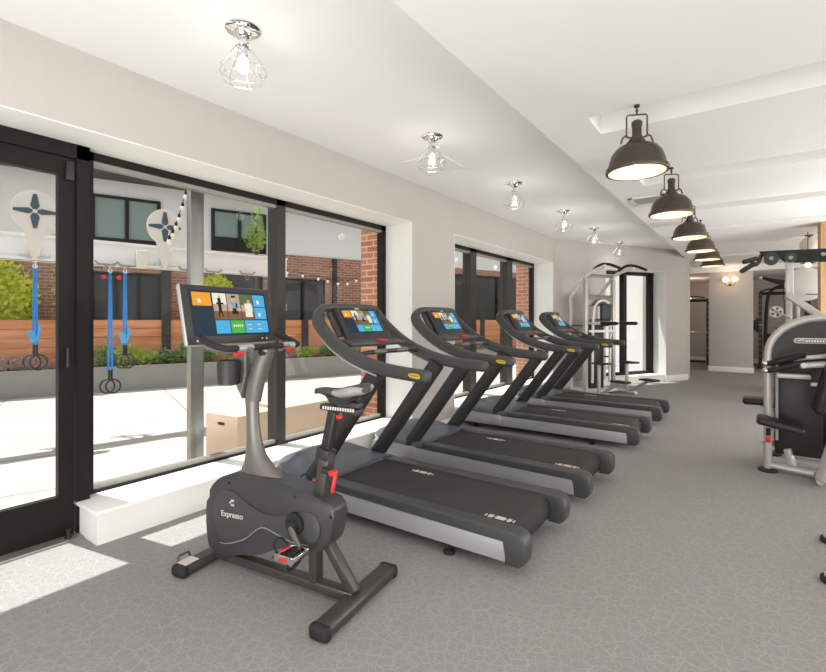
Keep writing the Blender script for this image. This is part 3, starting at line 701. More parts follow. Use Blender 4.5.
# touchscreen
tt = R(12); nr = Vector((-math.cos(tt), 0, math.sin(tt))); uv = Vector((math.sin(tt), 0, math.cos(tt))); lt = Vector((0, -1, 0))
rt = Matrix((lt, uv, nr)).transposed(); cc = Vector((.875, -.005, 1.43))
m = MB(); m.box(cc - nr * .022, (.63, .335, .030), rt, .012, 3); S_ = m.build('display', M['silver'], B)
m = MB(); m.box(cc - nr * .006, (.62, .325, .010), rt, .004, 2); m.build('display_bezel', M['plasticd'], S_)
m = MB(); screen_tiles(m, 0, .54, .255, 0, lambda u, v, d: cc + uv * (v + .008) + lt * u + nr * (-.0008 + d)); m.build('screen', SCR, S_)
m = MB()
for u in (-.255, -.225, .20, .235): m.box(cc + uv * -.143 + lt * u, (.010, .010, .001), rt)
m.split('touch_key', M['mark'], S_)
# seat post, slider and saddle
m = MB(); m.bar((.25, 0, .42), (.195, 0, .735), .062, .064, .008); m.build('seat_tube', M['gunmetal'], B)
m = MB(); m.bar((.21, 0, .715), (.155, 0, .945), .042, .05, .005); sp = m.build('seat_post', M['frame_metal'], B)
m = MB()
for k in range(12):
    p = Vector((.205, .0215, .735)).lerp(Vector((.16, .0215, .925)), k / 11); m.box(p + Vector((-.006, 0, 0)), (.012, .003, .007))
m.build('post_notches', M['cable'], sp)
m = MB(); m.bar((.213, 0, .70), (.198, 0, .755), .072, .078, .008); m.tube([(.19, .045, .655), (.13, .055, .655)], .016, 12); m.build('post_collar', M['plasticd'], B)
m = MB(); m.box((.115, .06, .655), (.045, .03, .03), None, .01); m.bar((.10, .062, .655), (.112, .072, .565), .024, .018, .007); m.build('adjust_lever', M['red'], B)
m = MB(); m.box((.11, 0, .958), (.23, .056, .03), Matrix.Rotation(R(-3), 3, 'Y'), .006); m.box((.06, 0, .985), (.14, .045, .03), None, .008); sl = m.build('seat_slider', M['plasticd'], B)
m = MB()
for k in range(13): m.box((.02 + k * .015, .0285, .962), (.009, .002, .016))
m.build('slider_scale', M['mark'], sl)
m = MB(); m.box((.10, .03, .925), (.03, .02, .02), None, .006); m.build('release_button', M['red'], sl)
m = MB(); m.prism([(.05, .99), (.16, .985), (.19, 1.02), (.02, 1.03)], fnB, -.03, .03, .006); m.tube([(-.03, .045, 1.03), (.08, .03, 1.0), (.24, .012, 1.035)], .006, 8); m.tube([(-.03, -.045, 1.03), (.08, -.03, 1.0), (.24, -.012, 1.035)], .006, 8); m.build('saddle_clamp', M['plasticd'], B)
m = MB(); bm = m.bm; rows = []
for x, w, zt, th in [(.115 + (x_ - .12) * .76, w_ * .88, z_ - .004, t_h * .9) for x_, w_, z_, t_h in ((.325, .012, 1.040, .02), (.31, .026, 1.052, .032), (.26, .032, 1.058, .036), (.20, .040, 1.056, .038), (.14, .062, 1.056, .042), (.08, .098, 1.062, .052), (.02, .125, 1.074, .060), (-.03, .128, 1.082, .058), (-.065, .10, 1.082, .048), (-.082, .05, 1.074, .03))]:
    ring = []
    for k in range(16):
        a = 2 * math.pi * k / 16; cx, sz = math.cos(a), math.sin(a)
        z = zt + (sz * th * .28 if sz > 0 else sz * th * .85) - (abs(cx) ** 3) * th * .18 - (.008 * math.exp(-(cx * 3) ** 2) if sz > 0 else 0)
        ring.append(bm.verts.new((x, cx * w, z)))
    rows.append(ring)
for i in range(len(rows) - 1):
    for k in range(16):
        m.mi = 1 if (k >= 8 or k in (0, 1, 6, 7)) and i > 3 else 0
        m._face([rows[i][k], rows[i][(k + 1) % 16], rows[i + 1][(k + 1) % 16], rows[i + 1][k]])
m.mi = 0; m._face(rows[0]); m._face(rows[-1][::-1]); m.build('saddle', [M['saddle'], M['saddle2']], B, 60)
# crank and pedals
ry90 = Matrix.Rotation(R(90), 3, 'X')
m = MB(); m.lathe([(0, -.115), (.02, -.115), (.028, -.10), (.03, -.085), (.055, -.083), (.055, .083), (.03, .085), (.028, .10), (.02, .115), (0, .115)], (.345, 0, .37), rot=ry90, seg=20); m.build('crank_hub', M['rubber'], B)
for s, pxz in ((1, (.275, .275)), (-1, (.415, .465))):
    m = MB(); m.bar((.345, s * .108, .37), (pxz[0], s * .118, pxz[1]), .030, .016, .005, up=(0, 1, 0)); ca = m.build('crank_arm', M['silverd'], B)
    c = Vector((pxz[0], s * .175, pxz[1])); m = MB()
    m.tube([(c.x, s * .12, c.z), (c.x, s * .22, c.z)], .009, 8)
    for dx in (-.05, .05): m.box(c + Vector((dx, 0, 0)), (.016, .115, .028), None, .004)
    for dy in (-.055, .055): m.box(c + Vector((0, dy, 0)), (.115, .010, .036), None, .003)
    pd = m.build('pedal', M['chrome'], ca)
    m = MB(); m.box(c, (.06, .075, .03), None, .006); m.build('pedal_body', M['rubber'], pd)
    m = MB(); m.box(c + Vector((0, s * .062, 0)), (.04, .004, .016)); m.box(c + Vector((.02, s * .02, .03)), (.02, .05, .008), Matrix.Rotation(R(20), 3, 'Y')); m.build('reflector', M['red'], pd)
    m = MB(); m.tube(spline([(c.x + .045, c.y - .04, c.z), (c.x + .08, c.y - .035, c.z + .04), (c.x + .085, c.y, c.z + .06), (c.x + .08, c.y + .035, c.z + .04), (c.x + .045, c.y + .04, c.z)]), .005, 8)
    m.tube(spline([(c.x - .03, c.y - .05, c.z + .0), (c.x - .01, c.y - .04, c.z - .05), (c.x + .0, c.y, c.z - .07), (c.x - .01, c.y + .04, c.z - .05), (c.x - .03, c.y + .05, c.z)]), .008, 8)
    m.build('toe_cage', M['rubber'], pd)

# ------------------------------------------------------------------ chin-up and dip station by the angled window
G = empty('chin_dip_station', (-2.47, 9.62, 0), R(-30.7)); G.scale = (1, 1, .955); tag(G, 'tall silver assisted chin-up and dip station beyond the last treadmill', 'gym machine')
for s in (-1, 1):
    y = s * .35
    m = MB(); m.bar((0, y, .04), (0, y, 2.30), .07, .07, .008); m.build('upright', M['machine'], G)
    m = MB(); m.bar((-.40, y, .05), (-.40, y, 1.96), .05, .05, .006); m.build('rear_post', M['mwhite'], G)
    m = MB(); m.tube([(-.42, y, 1.92), (-.02, y, 2.33), (.14, y, 2.42), (.50, y, 2.50)], .033, 12); m.build('top_arm', M['mwhite'], G)
    m = MB(); m.tube(spline([(.18, y * .9, 2.47), (.36, y * .9, 2.54), (.56, y * .9, 2.52), (.80, y * .9, 2.42)]), .026, 10, round_ends=True); m.build('chin_up_grip', M['rubber'], G)
    m = MB(); m.tube([(-.42, y, .04), (.55, y, .04)], .035, 12); m.build('base_tube', M['mwhite'], G)
    m = MB(); m.tube([(.34, y, .04), (.34, y, .60)], .032, 12); m.build('step_post', M['machine'], G)
    m = MB(); m.box((.40, y, .625), (.30, .20, .035), None, .01); m.build('step_plate', M['rubber'], G)
    m = MB(); m.tube([(.40, y, .05), (.80, y, .29)], .032, 12); m.build('lower_step_arm', M['machine'], G)
    m = MB(); m.box((.84, y, .325), (.30, .20, .035), None, .01); m.build('lower_step_plate', M['rubber'], G)
    m = MB(); m.tube([(-.05, y * .7, 1.40), (.62, y * .7, 1.40)], .03, 12); m.build('dip_bar', M['mwhite'], G)
    m = MB(); m.tube([(.3, y * .7, 1.40), (.64, y * .7, 1.40)], .034, 12, round_ends=True); m.build('dip_grip', M['rubber'], G)
    m = MB(); m.bar((-.40, y, 1.35), (0, y, 1.35), .03, .03); m.bar((-.40, y, .7), (0, y, .7), .03, .03); m.split('side_brace', M['gunmetal'], G)
m = MB()
for z, h in ((2.36, .06), (1.86, .22), (1.46, .05)): m.box((0, 0, z), (.05, .70, h), None, .006)
m.split('cross_panel', M['silverd'], G)
m = MB(); m.box((-.16, 0, .78), (.22, .34, 1.42), None, .02); m.build('weight_stack_shroud', M['stackm'], G)
m = MB(); m.box((.08, 0, 1.24), (.05, .66, .05), None, .006); m.build('lever_cross_tube', M['mwhite'], G)
m = MB(); m.tube(spline([(.04, -.22, .2), (.06, -.22, 1.5), (.08, -.16, 1.78), (.08, 0, 1.86), (.08, .16, 1.78), (.06, .22, 1.5), (.04, .22, .2)], 6), .026, 10); m.build('lever_frame', M['mwhite'], G)
m = MB(); m.box((.16, 0, 1.62), (.07, .26, .34), None, .03, 3); m.build('knee_pad', M['pad'], G)
m = MB(); m.box((.12, -.3, 1.1), (.12, .10, .12), None, .03, 3); m.build('elbow_pad', M['pad'], G)
m = MB(); m.box((-.1, 0, .05), (.6, .66, .04), None, .006); m.build('base_plate', M['mwhite'], G)

# ------------------------------------------------------------------ chest press machine at the right edge (plane facing the camera)
P_ = empty('chest_press_machine', (.07, 5.5, 0)); tag(P_, 'silver framed weight machine with black seat pads and dark arched shroud at the right edge', 'gym machine')
fx = lambda a, b, t: Vector((a, t, b))
m = MB(); arch = [(0.02, .03), (.02, .6), (.02, 1.08)] + [(.02 + .40 - .40 * math.cos(a), 1.08 + .34 * math.sin(a)) for a in [R(k) for k in range(10, 91, 10)]] + [(.75, 1.39), (.98, 1.22), (1.06, 1.0), (1.08, .5), (1.08, .03)]
m.tube([Vector((a, 0, b)) for a, b in arch], .034, 14, up=(0, 1, 0)); m.build('arch_frame', M['machine'], P_)
m = MB(); sp_ = [(.05, 1.02), (.05, 1.10)] + [(.42 - .37 * math.cos(R(k)), 1.08 + .31 * math.sin(R(k))) for k in range(10, 91, 10)] + [(.74, 1.36), (.95, 1.2), (1.03, 1.02)]
m.prism(sp_, fx, -.02, .02, .004); shd = m.build('shroud', M['stackm'], P_)
m = MB(); pill = [(.23 + .025 * math.cos(R(a)), 1.215 + .025 * math.sin(R(a))) for a in range(90, 271, 30)] + [(.42 + .025 * math.cos(R(a)), 1.215 + .025 * math.sin(R(a))) for a in range(-90, 91, 30)]
m.prism(pill, fx, -.032, -.02, .003); bp_ = m.build('badge', M['machine'], shd)
m = MB(); pill2 = [(.232 + .016 * math.cos(R(a)), 1.215 + .016 * math.sin(R(a))) for a in range(90, 271, 30)] + [(.418 + .016 * math.cos(R(a)), 1.215 + .016 * math.sin(R(a))) for a in range(-90, 91, 30)]
m.prism(pill2, fx, -.036, -.031, 0); m.build('badge_face', M['silverd'], shd)
m = MB(); m.tube([(.235, -.037, 1.212), (.255, -.037, 1.222), (.28, -.037, 1.218)], .004, 6)
for k in range(7): m.box((.295 + k * .019, -.037, 1.213), (.012, .003, .014))
m.build('badge_script', M['mwhite'], shd)
m = MB(); m.span((.07, .05, .16), (.42, .42, 1.03), .02); m.span((.42, .16, .16), (.98, .42, 1.03), .02); m.build('weight_stack_housing', M['stackm'], P_)
m = MB()
for k in range(13): m.box((.50, .155, .25 + k * .045), (.012, .006, .02))
m.build('stack_numbers', M['mark'], P_)
m = MB(); m.box((.42, -.02, .83), (.20, .02, .035), None, .006); m.build('name_plate', M['machine'], P_)
m = MB(); m.lathe([(0, 0), (.075, 0), (.08, .012), (.07, .025), (0, .025)], (.02, 0, 0)); m.lathe([(0, 0), (.075, 0), (.08, .012), (.07, .025), (0, .025)], (1.08, 0, 0)); m.split('foot', M['rubber'], P_)
m = MB(); m.tube([(.02, 0, .06), (.5, -.06, .035), (1.08, -.1, .035)], .033, 12); m.tube([(.02, .0, .09), (.02, .5, .05)], .03, 10); m.build('base_tube', M['machine'], P_)
m = MB(); m.bar((.20, .05, .06), (.17, .06, .22), .10, .05, .006); m.build('base_gusset', M['machine'], P_)
m = MB(); m.tube([(.085, -.01, .30), (.085, -.01, 1.02)], .012, 8); m.tube([(.54, .14, .1), (.54, .14, 1.03)], .012, 8); m.tube([(.70, .14, .1), (.70, .14, 1.03)], .012, 8); m.split('guide_rod', M['machine'], P_)
m = MB(); m.box((.022, -.032, .30), (.036, .012, .06), None, .003); m.build('warning_label', M['red'], P_)
m = MB(); m.box((.022, -.032, .37), (.036, .012, .07), None, .003); m.build('adjust_grip', M['rubber'], P_)
m = MB(); m.bar((.37, -.28, .05), (.56, -.10, .75), .07, .06, .01); m.tube([(.37, -.28, .045), (.37, .0, .045)], .03, 10); m.build('seat_post', M['machine'], P_)
m = MB(); m.box((.10, -.24, .485), (.34, .26, .065), Matrix.Rotation(R(12), 3, 'Y'), .028, 4); m.build('seat_pad', M['pad'], P_)
m = MB(); m.box((-.07, .32, .60), (.22, .22, .065), None, .028, 4); m.build('rear_pad', M['pad'], P_)
m = MB(); m.tube([(-.03, .32, .565), (.10, .36, .55)], .02, 8); m.build('rear_pad_arm', M['machine'], P_)
m = MB(); m.box((.42, -.22, .92), (.075, .30, .62), Matrix.Rotation(R(13), 3, 'Y'), .03, 4); m.build('back_pad', M['pad'], P_)
m = MB(); m.bar((.24, -.14, 1.00), (.56, -.14, 1.04), .05, .10, .012, up=(0, 1, 0)); m.bar((.20, -.02, 1.05), (.54, -.02, 1.10), .04, .04, .008); m.lathe([(0, -.03), (.022, -.03), (.022, .03), (0, .03)], (.27, -.17, 1.01), rot=ry90); m.build('press_arm', M['machine'], P_)
for k, (dz, dy) in enumerate(((0, -.04), (-.055, -.16))):
    m = MB(); m.tube([(.02, dy, 1.0 + dz), (.10, dy, 1.02 + dz), (.24, dy, 1.075 + dz), (.27, dy, 1.08 + dz)], .024, 12, round_ends=True); g_ = m.build('grip', M['rubber'], P_)
    q = MB(); q.sphere((.0, dy, .997 + dz), .026, seg=12); q.build('grip_cap', M['chrome'], g_)
m = MB(); m.box((.20, -.08, .90), (.24, .10, .04), None, .006); m.build('lever_bracket', M['machine'], P_)

# machine behind it with the black overhead pulley arm
Q_ = empty('cable_pulldown_machine', (.20, 6.7, 0)); tag(Q_, 'cable machine with black overhead pulley arm behind the arched weight machine', 'gym machine')
m = MB(); m.prism([(-.17, 2.18), (.86, 2.15), (.95, 1.98), (.60, 2.01), (.30, 2.03), (.14, 2.03), (.06, 2.04), (.0, 2.11), (-.15, 2.12)], fx, -.03, .03, .01); m.build('pulley_arm', M['rubber'], Q_)
m = MB()
for x, z, r in ((-.06, 2.09, .07), (.11, 2.085, .055)): m.lathe([(0, -.045), (r, -.045), (r, -.015), (r * .85, 0), (r, .015), (r, .045), (0, .045)], (x, 0, z), rot=ry90)
m.split('pulley', M['plasticd'], Q_)
m = MB()
for x, z in ((-.06, 2.09), (.11, 2.085), (.38, 2.10)): m.lathe([(0, -.06), (.02, -.06), (.02, .06), (0, .06)], (x, 0, z), rot=ry90)
m.split('pulley_bolt', M['bare'], Q_)
m = MB(); m.tube(spline([(-.15, 0, 2.14), (-.18, -.01, 2.05), (-.22, -.01, 2.03), (-.25, 0, 2.09)]), .02, 8); m.tube([(-.31, -.02, 2.07), (-.20, -.02, 2.10)], .026, 10, round_ends=True); m.tube([(-.33, .02, 1.97), (-.22, 0, 2.04)], .028, 10, round_ends=True); m.build('handle_attachment', M['plasticd'], Q_)
m = MB(); m.bar((.10, 0, 1.66), (.10, 0, 2.07), .075, .07, .008); m.bar((.085, 0, 1.68), (.98, .05, .90), .10, .07, .01); m.bar((.98, .05, .04), (.98, .05, 2.1), .09, .07, .01); m.build('mast', M['machine'], Q_)
m = MB(); m.tube([(-.02, 0, .045), (1.0, .05, .045)], .035, 10); m.tube([(-.02, -.5, .045), (1.0, -.5, .045)], .03, 10); m.tube([(.98, -.5, .045), (.98, .05, .045)], .03, 10); m.build('base_tube', M['machine'], Q_)
for y in (0, -.5):
    m = MB(); m.lathe([(0, 0), (.075, 0), (.08, .015), (.07, .03), (0, .03)], (-.06, y, 0)); m.build('foot', M['rubber'], Q_)

# exercise machine base of which only two feet reach into the photo
Z_ = empty('bench_frame', (.45, 3.36, 0)); tag(Z_, 'pair of silver capped machine feet on the carpet at the lower right edge', 'gym machine')
for y in (.0, .6):
    x0 = -.115 if y else -.165
    m = MB(); m.prism(spline2([(x0, -.03), (x0 + .05, -.06), (x0 + .18, -.06), (x0 + .18, .06), (x0 + .05, .06), (x0, .03)], 4), lambda a, b, t: Vector((a, b + y, t)), 0, .03, .008); f_ = m.build('foot', M['rubber'], Z_)
    m = MB(); m.prism(spline2([(x0 + .015, -.02), (x0 + .055, -.045), (x0 + .17, -.045), (x0 + .17, .045), (x0 + .055, .045), (x0 + .015, .02)], 4), lambda a, b, t: Vector((a, b + y, t)), .03, .045, .005); m.build('foot_cap', M['machine'], f_)
    m = MB(); m.bar((x0 + .10, y, .06), (.95, y, .06), .06, .06, .01); m.build('base_rail', M['machine'], Z_)
m = MB(); m.bar((.5, 0, .06), (.5, .6, .06), .06, .06, .01); m.bar((.5, .3, .09), (.5, .3, .40), .07, .07, .01); m.build('bench_post', M['machine'], Z_)
m = MB(); m.box((.60, .3, .43), (.70, .28, .07), None, .028, 4); m.build('bench_pad', M['pad'], Z_)

# ------------------------------------------------------------------ far equipment
def rack(name, loc, rz, label, h=2.1, w=1.2, bar_z=1.45, tone='gunmetal'):
    e = empty(name, loc, rz); tag(e, label, 'weight rack')
    for y in (-w / 2, w / 2):
        for x in (0, .55):
            m = MB(); m.bar((x, y, .02), (x, y, h), .07, .07, .006); u_ = m.build('post', M[tone], e)
            q = MB()
            for k in range(int(h / .16) - 2): q.prism([(-.035, 0), (-.085, .05), (-.085, .09), (-.035, .10)], lambda a, b, t, z=.3 + k * .16: Vector((x + a, y + t, z + b)), -.03, .03)
            q.build('catch_teeth', M['silverd'], u_)
        m = MB(); m.bar((-.1, y, .04), (.75, y, .04), .08, .07, .006); m.bar((0, y, h - .03), (.55, y, h - .03), .06, .06); m.build('side_rail', M[tone], e)
    m = MB(); m.bar((.55, -w / 2, h - .03), (.55, w / 2, h - .03), .06, .06); m.bar((.0, -w / 2, h - .03), (.0, w / 2, h - .03), .06, .06); m.bar((.55, -w / 2, .06), (.55, w / 2, .06), .08, .06)
    m.tube(spline([(-.05, -w / 2, h), (-.12, -w / 4, h + .08), (-.12, w / 4, h + .08), (-.05, w / 2, h)]), .02, 8); m.split('cross_member', M['rubber'], e)
    return e
def barbell(loc, rz, L, label, plates=()):
    e = empty('barbell', loc, rz); tag(e, label, 'barbell')
    m = MB(); m.tube([(0, -L / 2, 0), (0, L / 2, 0)], .014, 10); m.build('bar', M['chrome'], e)
    for y, r in plates:
        m = MB(); m.lathe([(0, -.025), (r, -.025), (r, .025), (0, .025)], (0, y, 0), rot=ry90, seg=24); m.build('plate', M['rubber'], e)
rack('power_rack', (-1.72, 17.4, 0), R(95), 'dark power rack with toothed posts in the recess left of the column', 2.05, 1.0)
barbell((-1.72, 17.22, 1.02), R(90), 1.6, 'bare barbell resting across the rack left of the column')
barbell((-1.72, 17.35, 2.075), R(90), 1.5, 'bare barbell laid across the top of the rack left of the column')
r_ = rack('power_rack', (.52, 17.0, 0), R(88), 'dark power rack with toothed posts just right of the column', 2.2, .85)
m = MB(); m.tube(spline([(-.25, .30, .05), (-.25, .28, 1.5), (-.22, .22, 2.1), (-.1, .05, 2.32), (0, -.2, 2.36)]), .04, 10); m.build('arched_guard', M['rubber'], r_)
m = MB(); m.span((.1, -.35, .3), (.5, .35, 1.0), .02); m.build('plate_storage', M['stackm'], r_)
barbell((.45, 16.80, 1.25), R(90), 1.5, 'loaded barbell racked right of the column', ((.42, .2), (.48, .15), (-.48, .2)))

K = empty('cable_tower', (.52, 11.8, 0)); tag(K, 'silver cable tower with black lat bar arm behind the pulley machine', 'gym machine')
m = MB(); m.bar((0, 0, .02), (0, 0, 2.12), .11, .10, .01); m.bar((.14, .05, .02), (.14, .05, 2.05), .06, .06, .01); m.build('column', M['machine'], K)
m = MB(); m.prism([(-.42, 2.22), (-.40, 2.26), (-.05, 2.16), (.16, 2.18), (.18, 2.02), (.05, 2.00), (-.10, 2.07)], fx, -.04, .04, .01); m.build('arm', M['rubber'], K)
m = MB(); m.sphere((-.44, 0, 2.24), .035, seg=10); m.build('arm_tip', M['chrome'], K)
m = MB(); m.tube([(-.10, -.02, 2.2), (-.06, -.02, 1.5)], .006, 6); m.build('cable', M['cable'], K)
m = MB(); m.span((-.14, -.25, 0), (.35, .45, .06), .01); m.build('base', M['rubber'], K)
m = MB(); m.span((-.20, .12, .08), (.05, .4, 1.25), .02); m.build('weight_stack', M['stackm'], K)
T_ = MB(); T_.lathe([(.03, -.012), (.11, -.012), (.11, .012), (.03, .012)], (0, 0, 0), rot=ry90, closed=True, seg=24)
cm = T_.build('cam_wheel', M['mwhite'], K); cm.location = (-.20, -.14, 1.56)
q = MB()
for k in range(5): q.lathe([(0, -.02), (.022, -.02), (.022, .02), (0, .02)], (.068 * math.cos(k * 1.257), 0, .068 * math.sin(k * 1.257)), rot=ry90, seg=10)
q.split('cam_hole', M['plasticd'], cm)
q = MB(); q.tube([(0, -.01, 0), (.22, .0, -.12)], .02, 8); q.build('cam_link', M['machine'], cm)
K2 = empty('cable_crossover', (.72, 11.0, 0)); tag(K2, 'cable machine with large pale round cover behind the oak pier', 'gym machine')
m = MB(); m.lathe([(0, -.03), (.28, -.03), (.30, -.015), (.30, .015), (.28, .03), (0, .03)], (0, 0, 2.04), rot=ry90, seg=36); m.build('round_cover', M['mwhite'], K2)
m = MB(); m.bar((.03, .06, .02), (.03, .06, 2.2), .09, .08, .01); m.build('post', M['rubber'], K2)
m = MB(); m.span((-.22, -.2, 0), (.3, .3, .05), .01); m.span((-.15, .0, .05), (.12, .25, 1.3), .02); m.build('base', M['stackm'], K2)
m = MB()
for z in (1.62, 1.86): m.tube([(.0, -.03, z), (.35, -.04, z - .02)], .008, 6)
m.split('peg', M['cable'], K2)

# ------------------------------------------------------------------ outside: courtyard
m = MB(); m.span((-40, -25, -.14), (XF - .085, 45, -.02)); st(m.build('courtyard_ground', M['paver']))
m = MB(); m.span((XF - .42, 4.52, -.02), (XF - .085, 5.46, 3.6)); m.span((XF - .40, 9.30, -.02), (XF - .085, 9.9, 3.6)); st(m.build('wall_outer_brick', M['brickl']))
m = MB(); m.span((XF - .2, 1.6, ZO + .1), (XF - .085, 12, 4.2)); m.span((XF - .2, -8, ZO + .1), (XF - .085, 1.6, 4.2)); st(m.build('wall_outer_upper', M['facade']))

E_ = (-9.9, 5.3); EA = R(-20)
bd = empty('courtyard_building', (E_[0], E_[1], 0), EA); tag(bd, 'brick and white rendered building with dark windows across the courtyard', 'building')
L0, L1 = -14, 22
m = MB(); m.span((-2.3, L0, -.02), (-1.8, L1, 2.66)); m.span((-2.3, 2.62, 2.6), (-1.8, L1, 3.22)); m.build('brick_storey', M['brick'], bd)
m = MB(); m.span((-2.3, L0, 2.66), (-1.86, L1, 4.62)); m.build('white_storey', M['facade'], bd)
m = MB(); m.span((-2.9, L0, 4.62), (-1.2, L1, 4.95)); m.build('roof_overhang', M['slab'], bd)
m = MB(); m.span((-2.8, L0, 4.95), (-2.2, L1, 6.3)); m.build('parapet', M['facade'], bd)
def bwin(y0, y1, z0, z1, parts, pm, depth=-1.755, low=None):
    x = depth; m = MB()
    m.span((x - .06, y0, z0), (x + .02, y1, z0 + .06)); m.span((x - .06, y0, z1 - .06), (x + .02, y1, z1))
    for k in range(parts + 1):
        y = y0 + (y1 - y0) * k / parts; m.span((x - .06, y - .04, z0), (x + .02, y + .04, z1))
    if low: m.span((x - .05, y0, z0), (x + .01, y1, z0 + low))
    w = m.build('window', M['black'], bd)
    q = MB(); q.span((x - .055, y0, z0), (x - .03, y1, z1)); q.build('window_glass', pm, w)
for y in (-4.6, -1.5 - .05, 1.0): bwin(y, y + 1.32, 3.19, 4.26, 2, M['curtain'], -1.815, .36 if y == 1.0 else .1)
bwin(-1.55, -.2, .9, 2.5, 3, M['dwin']); bwin(2.75, 4.0, .9, 2.56, 2, M['dwin']); bwin(-4.8, -3.4, .9, 2.5, 2, M['dwin']); bwin(.95, 2.2, .9, 2.62, 1, M['dwin']); bwin(6.2, 12.5, .4, 3.0, 4, M['dwin'])
m = MB(); m.span((-1.82, 4.30, 0), (-1.72, 4.42, 3.2)); m.span((-1.82, -.19, 0), (-1.72, .02, 2.66)); m.build('downpipe', M['frame_metal'], bd)

fc = empty('board_fence', (E_[0], E_[1], 0), EA); tag(fc, 'horizontal cedar board fence behind the long planter outside', 'fence')
m = MB()
for k in range(7): m.span((-.93, L0, .10 + k * .187), (-.90, 14.0, .10 + k * .187 + .178))
m.build('boards', M['fence'], fc)
for y in (-6, -3.3, -.18, 3.1, 6.4, 9.4, 12.5):
    m = MB(); m.span((-.905, y - .09, -.02), (-.86, y + .09, 1.40 if y != -.18 else 2.0)); m.build('post', M['frame_metal'], fc)

pl = empty('long_planter', (E_[0], E_[1], 0), EA); tag(pl, 'long grey metal planter trough along the cedar fence outside', 'planter')
m = MB(); m.span((-.62, L0, -.02), (0, 13.0, .44)); m.span((-.63, L0, .44), (-.58, 13.0, .48)); m.span((-.04, L0, .44), (.01, 13.0, .48)); m.build('trough', M['planter'], pl)
m = MB(); m.span((-.58, L0, .44), (-.04, 13.0, .455)); m.build('soil', M['stem'], pl)

def leafcloud(name, loc, rad, n, size, m_, label, cat='plant', group=None, stem=True, mats=None):
    e = empty(name, loc); tag(e, label, cat, group)
    m = MB(); rx, ry_, rz = rad
    for i in range(n):
        while True:
            p = Vector((random.uniform(-1, 1), random.uniform(-1, 1), random.uniform(-1, 1)))
            if p.length < 1: break
        p = p * (.6 + .4 * p.length); p = Vector((p.x * rx, p.y * ry_, p.z * rz + rz))
        d = Vector((random.gauss(0, 1), random.gauss(0, 1), random.gauss(.5, .7))).normalized(); s = size * random.uniform(.6, 1.3)
        sd_ = d.cross(Vector((random.random(), random.random(), random.random()))).normalized()
        up = d.cross(sd_) * s * .15
        vs = [m.bm.verts.new(p), m.bm.verts.new(p + d * s * .5 + sd_ * s * .28 + up), m.bm.verts.new(p + d * s), m.bm.verts.new(p + d * s * .5 - sd_ * s * .28 + up)]
        m._face(vs)
    m.build('foliage', m_, e)
    if stem:
        q = MB(); q.tube([(0, 0, 0), (.01, 0, rz * .8), (-.02, .01, rz * 1.5)], .012, 6); q.build('stem', M['stem'], e)
    return e
def ext(lx, ly, z):
    v = Matrix.Rotation(EA, 3, 'Z') @ Vector((lx, ly, 0)); return (E_[0] + v.x, E_[1] + v.y, z)
pk = [('leafd', 'loose dark green planter shrub'), ('leafm', 'yellow-green planter shrub'), ('leafp', 'pinkish succulent clump'), ('leafd', 'low dark green fern'), ('leafm', 'bright spiky green clump')]
spots = [(-2.85, 2, 'leftmost seen through the door glass'), (-2.45, 2, 'under the left blue straps'), (-1.35, 0, 'at the left edge of the big window'), (-1.0, 1, 'behind the hanging rings'), (-.62, 4, 'between the two strap pairs and the fence post'),
         (-.25, 3, 'in front of the dark fence post'), (.15, 0, 'left of the bike screen'), (.55, 3, 'just left of the bike screen edge'), (1.2, 1, 'behind the bike handlebar'), (2.35, 2, 'left beside the window mullion'), (2.95, 4, 'in the middle of the third pane'), (3.5, 3, 'behind the first treadmill console'), (4.3, 1, 'beside the brick edge'), (7.5, 4, 'seen through the second window')]
for i, (ly, k, where) in enumerate(spots):
    mk, nm = pk[k]
    leafcloud('planter_shrub', ext(-.30, ly, .45), (.22, .30, .15 + .07 * (k in (0, 1))), 260, .095 if k != 2 else .06, M[mk], nm + ' ' + where, 'plant', 'plants in the long planter')
leafcloud('leafy_bush', ext(-1.35, -3.2, .98), (.36, .75, .82), 2300, .13, M['leafy'], 'large lime green bush rising above the fence, seen through the door', 'bush')
leafcloud('climbing_vine', ext(-.66, -2.05, .9), (.16, .16, 1.35), 900, .08, M['leafm'], 'tall narrow climbing vine beside the door stile outside', 'vine')
leafcloud('leafy_bush', ext(-1.35, .95, 1.65), (.26, .48, .45), 900, .12, M['leafy'], 'lime green bush above the bike screen', 'bush')
tr = leafcloud('young_tree', ext(-1.0, 1.86, 3.05), (.24, .24, .36), 420, .10, M['leafm'], 'slim young tree in front of the upper window outside', 'tree', stem=False)
q = MB(); q.tube([(0, 0, -3.05), (.02, 0, -1.4), (0, 0, .7)], .03, 8); q.build('trunk', M['stem'], tr)
q = MB()
for i in range(140):
    z = random.uniform(.55, 1.2); a = random.uniform(0, 6.3); r = .24 * (1.25 - z) + .02; p = Vector((r * math.cos(a), r * math.sin(a), z)); d = Vector((math.cos(a), math.sin(a), .6)).normalized() * .08; s = Vector((-math.sin(a), math.cos(a), 0)) * .025
    q._face([q.bm.verts.new(p), q.bm.verts.new(p + d * .5 + s), q.bm.verts.new(p + d), q.bm.verts.new(p + d * .5 - s)])
q.build('leader_foliage', M['leafm'], tr)

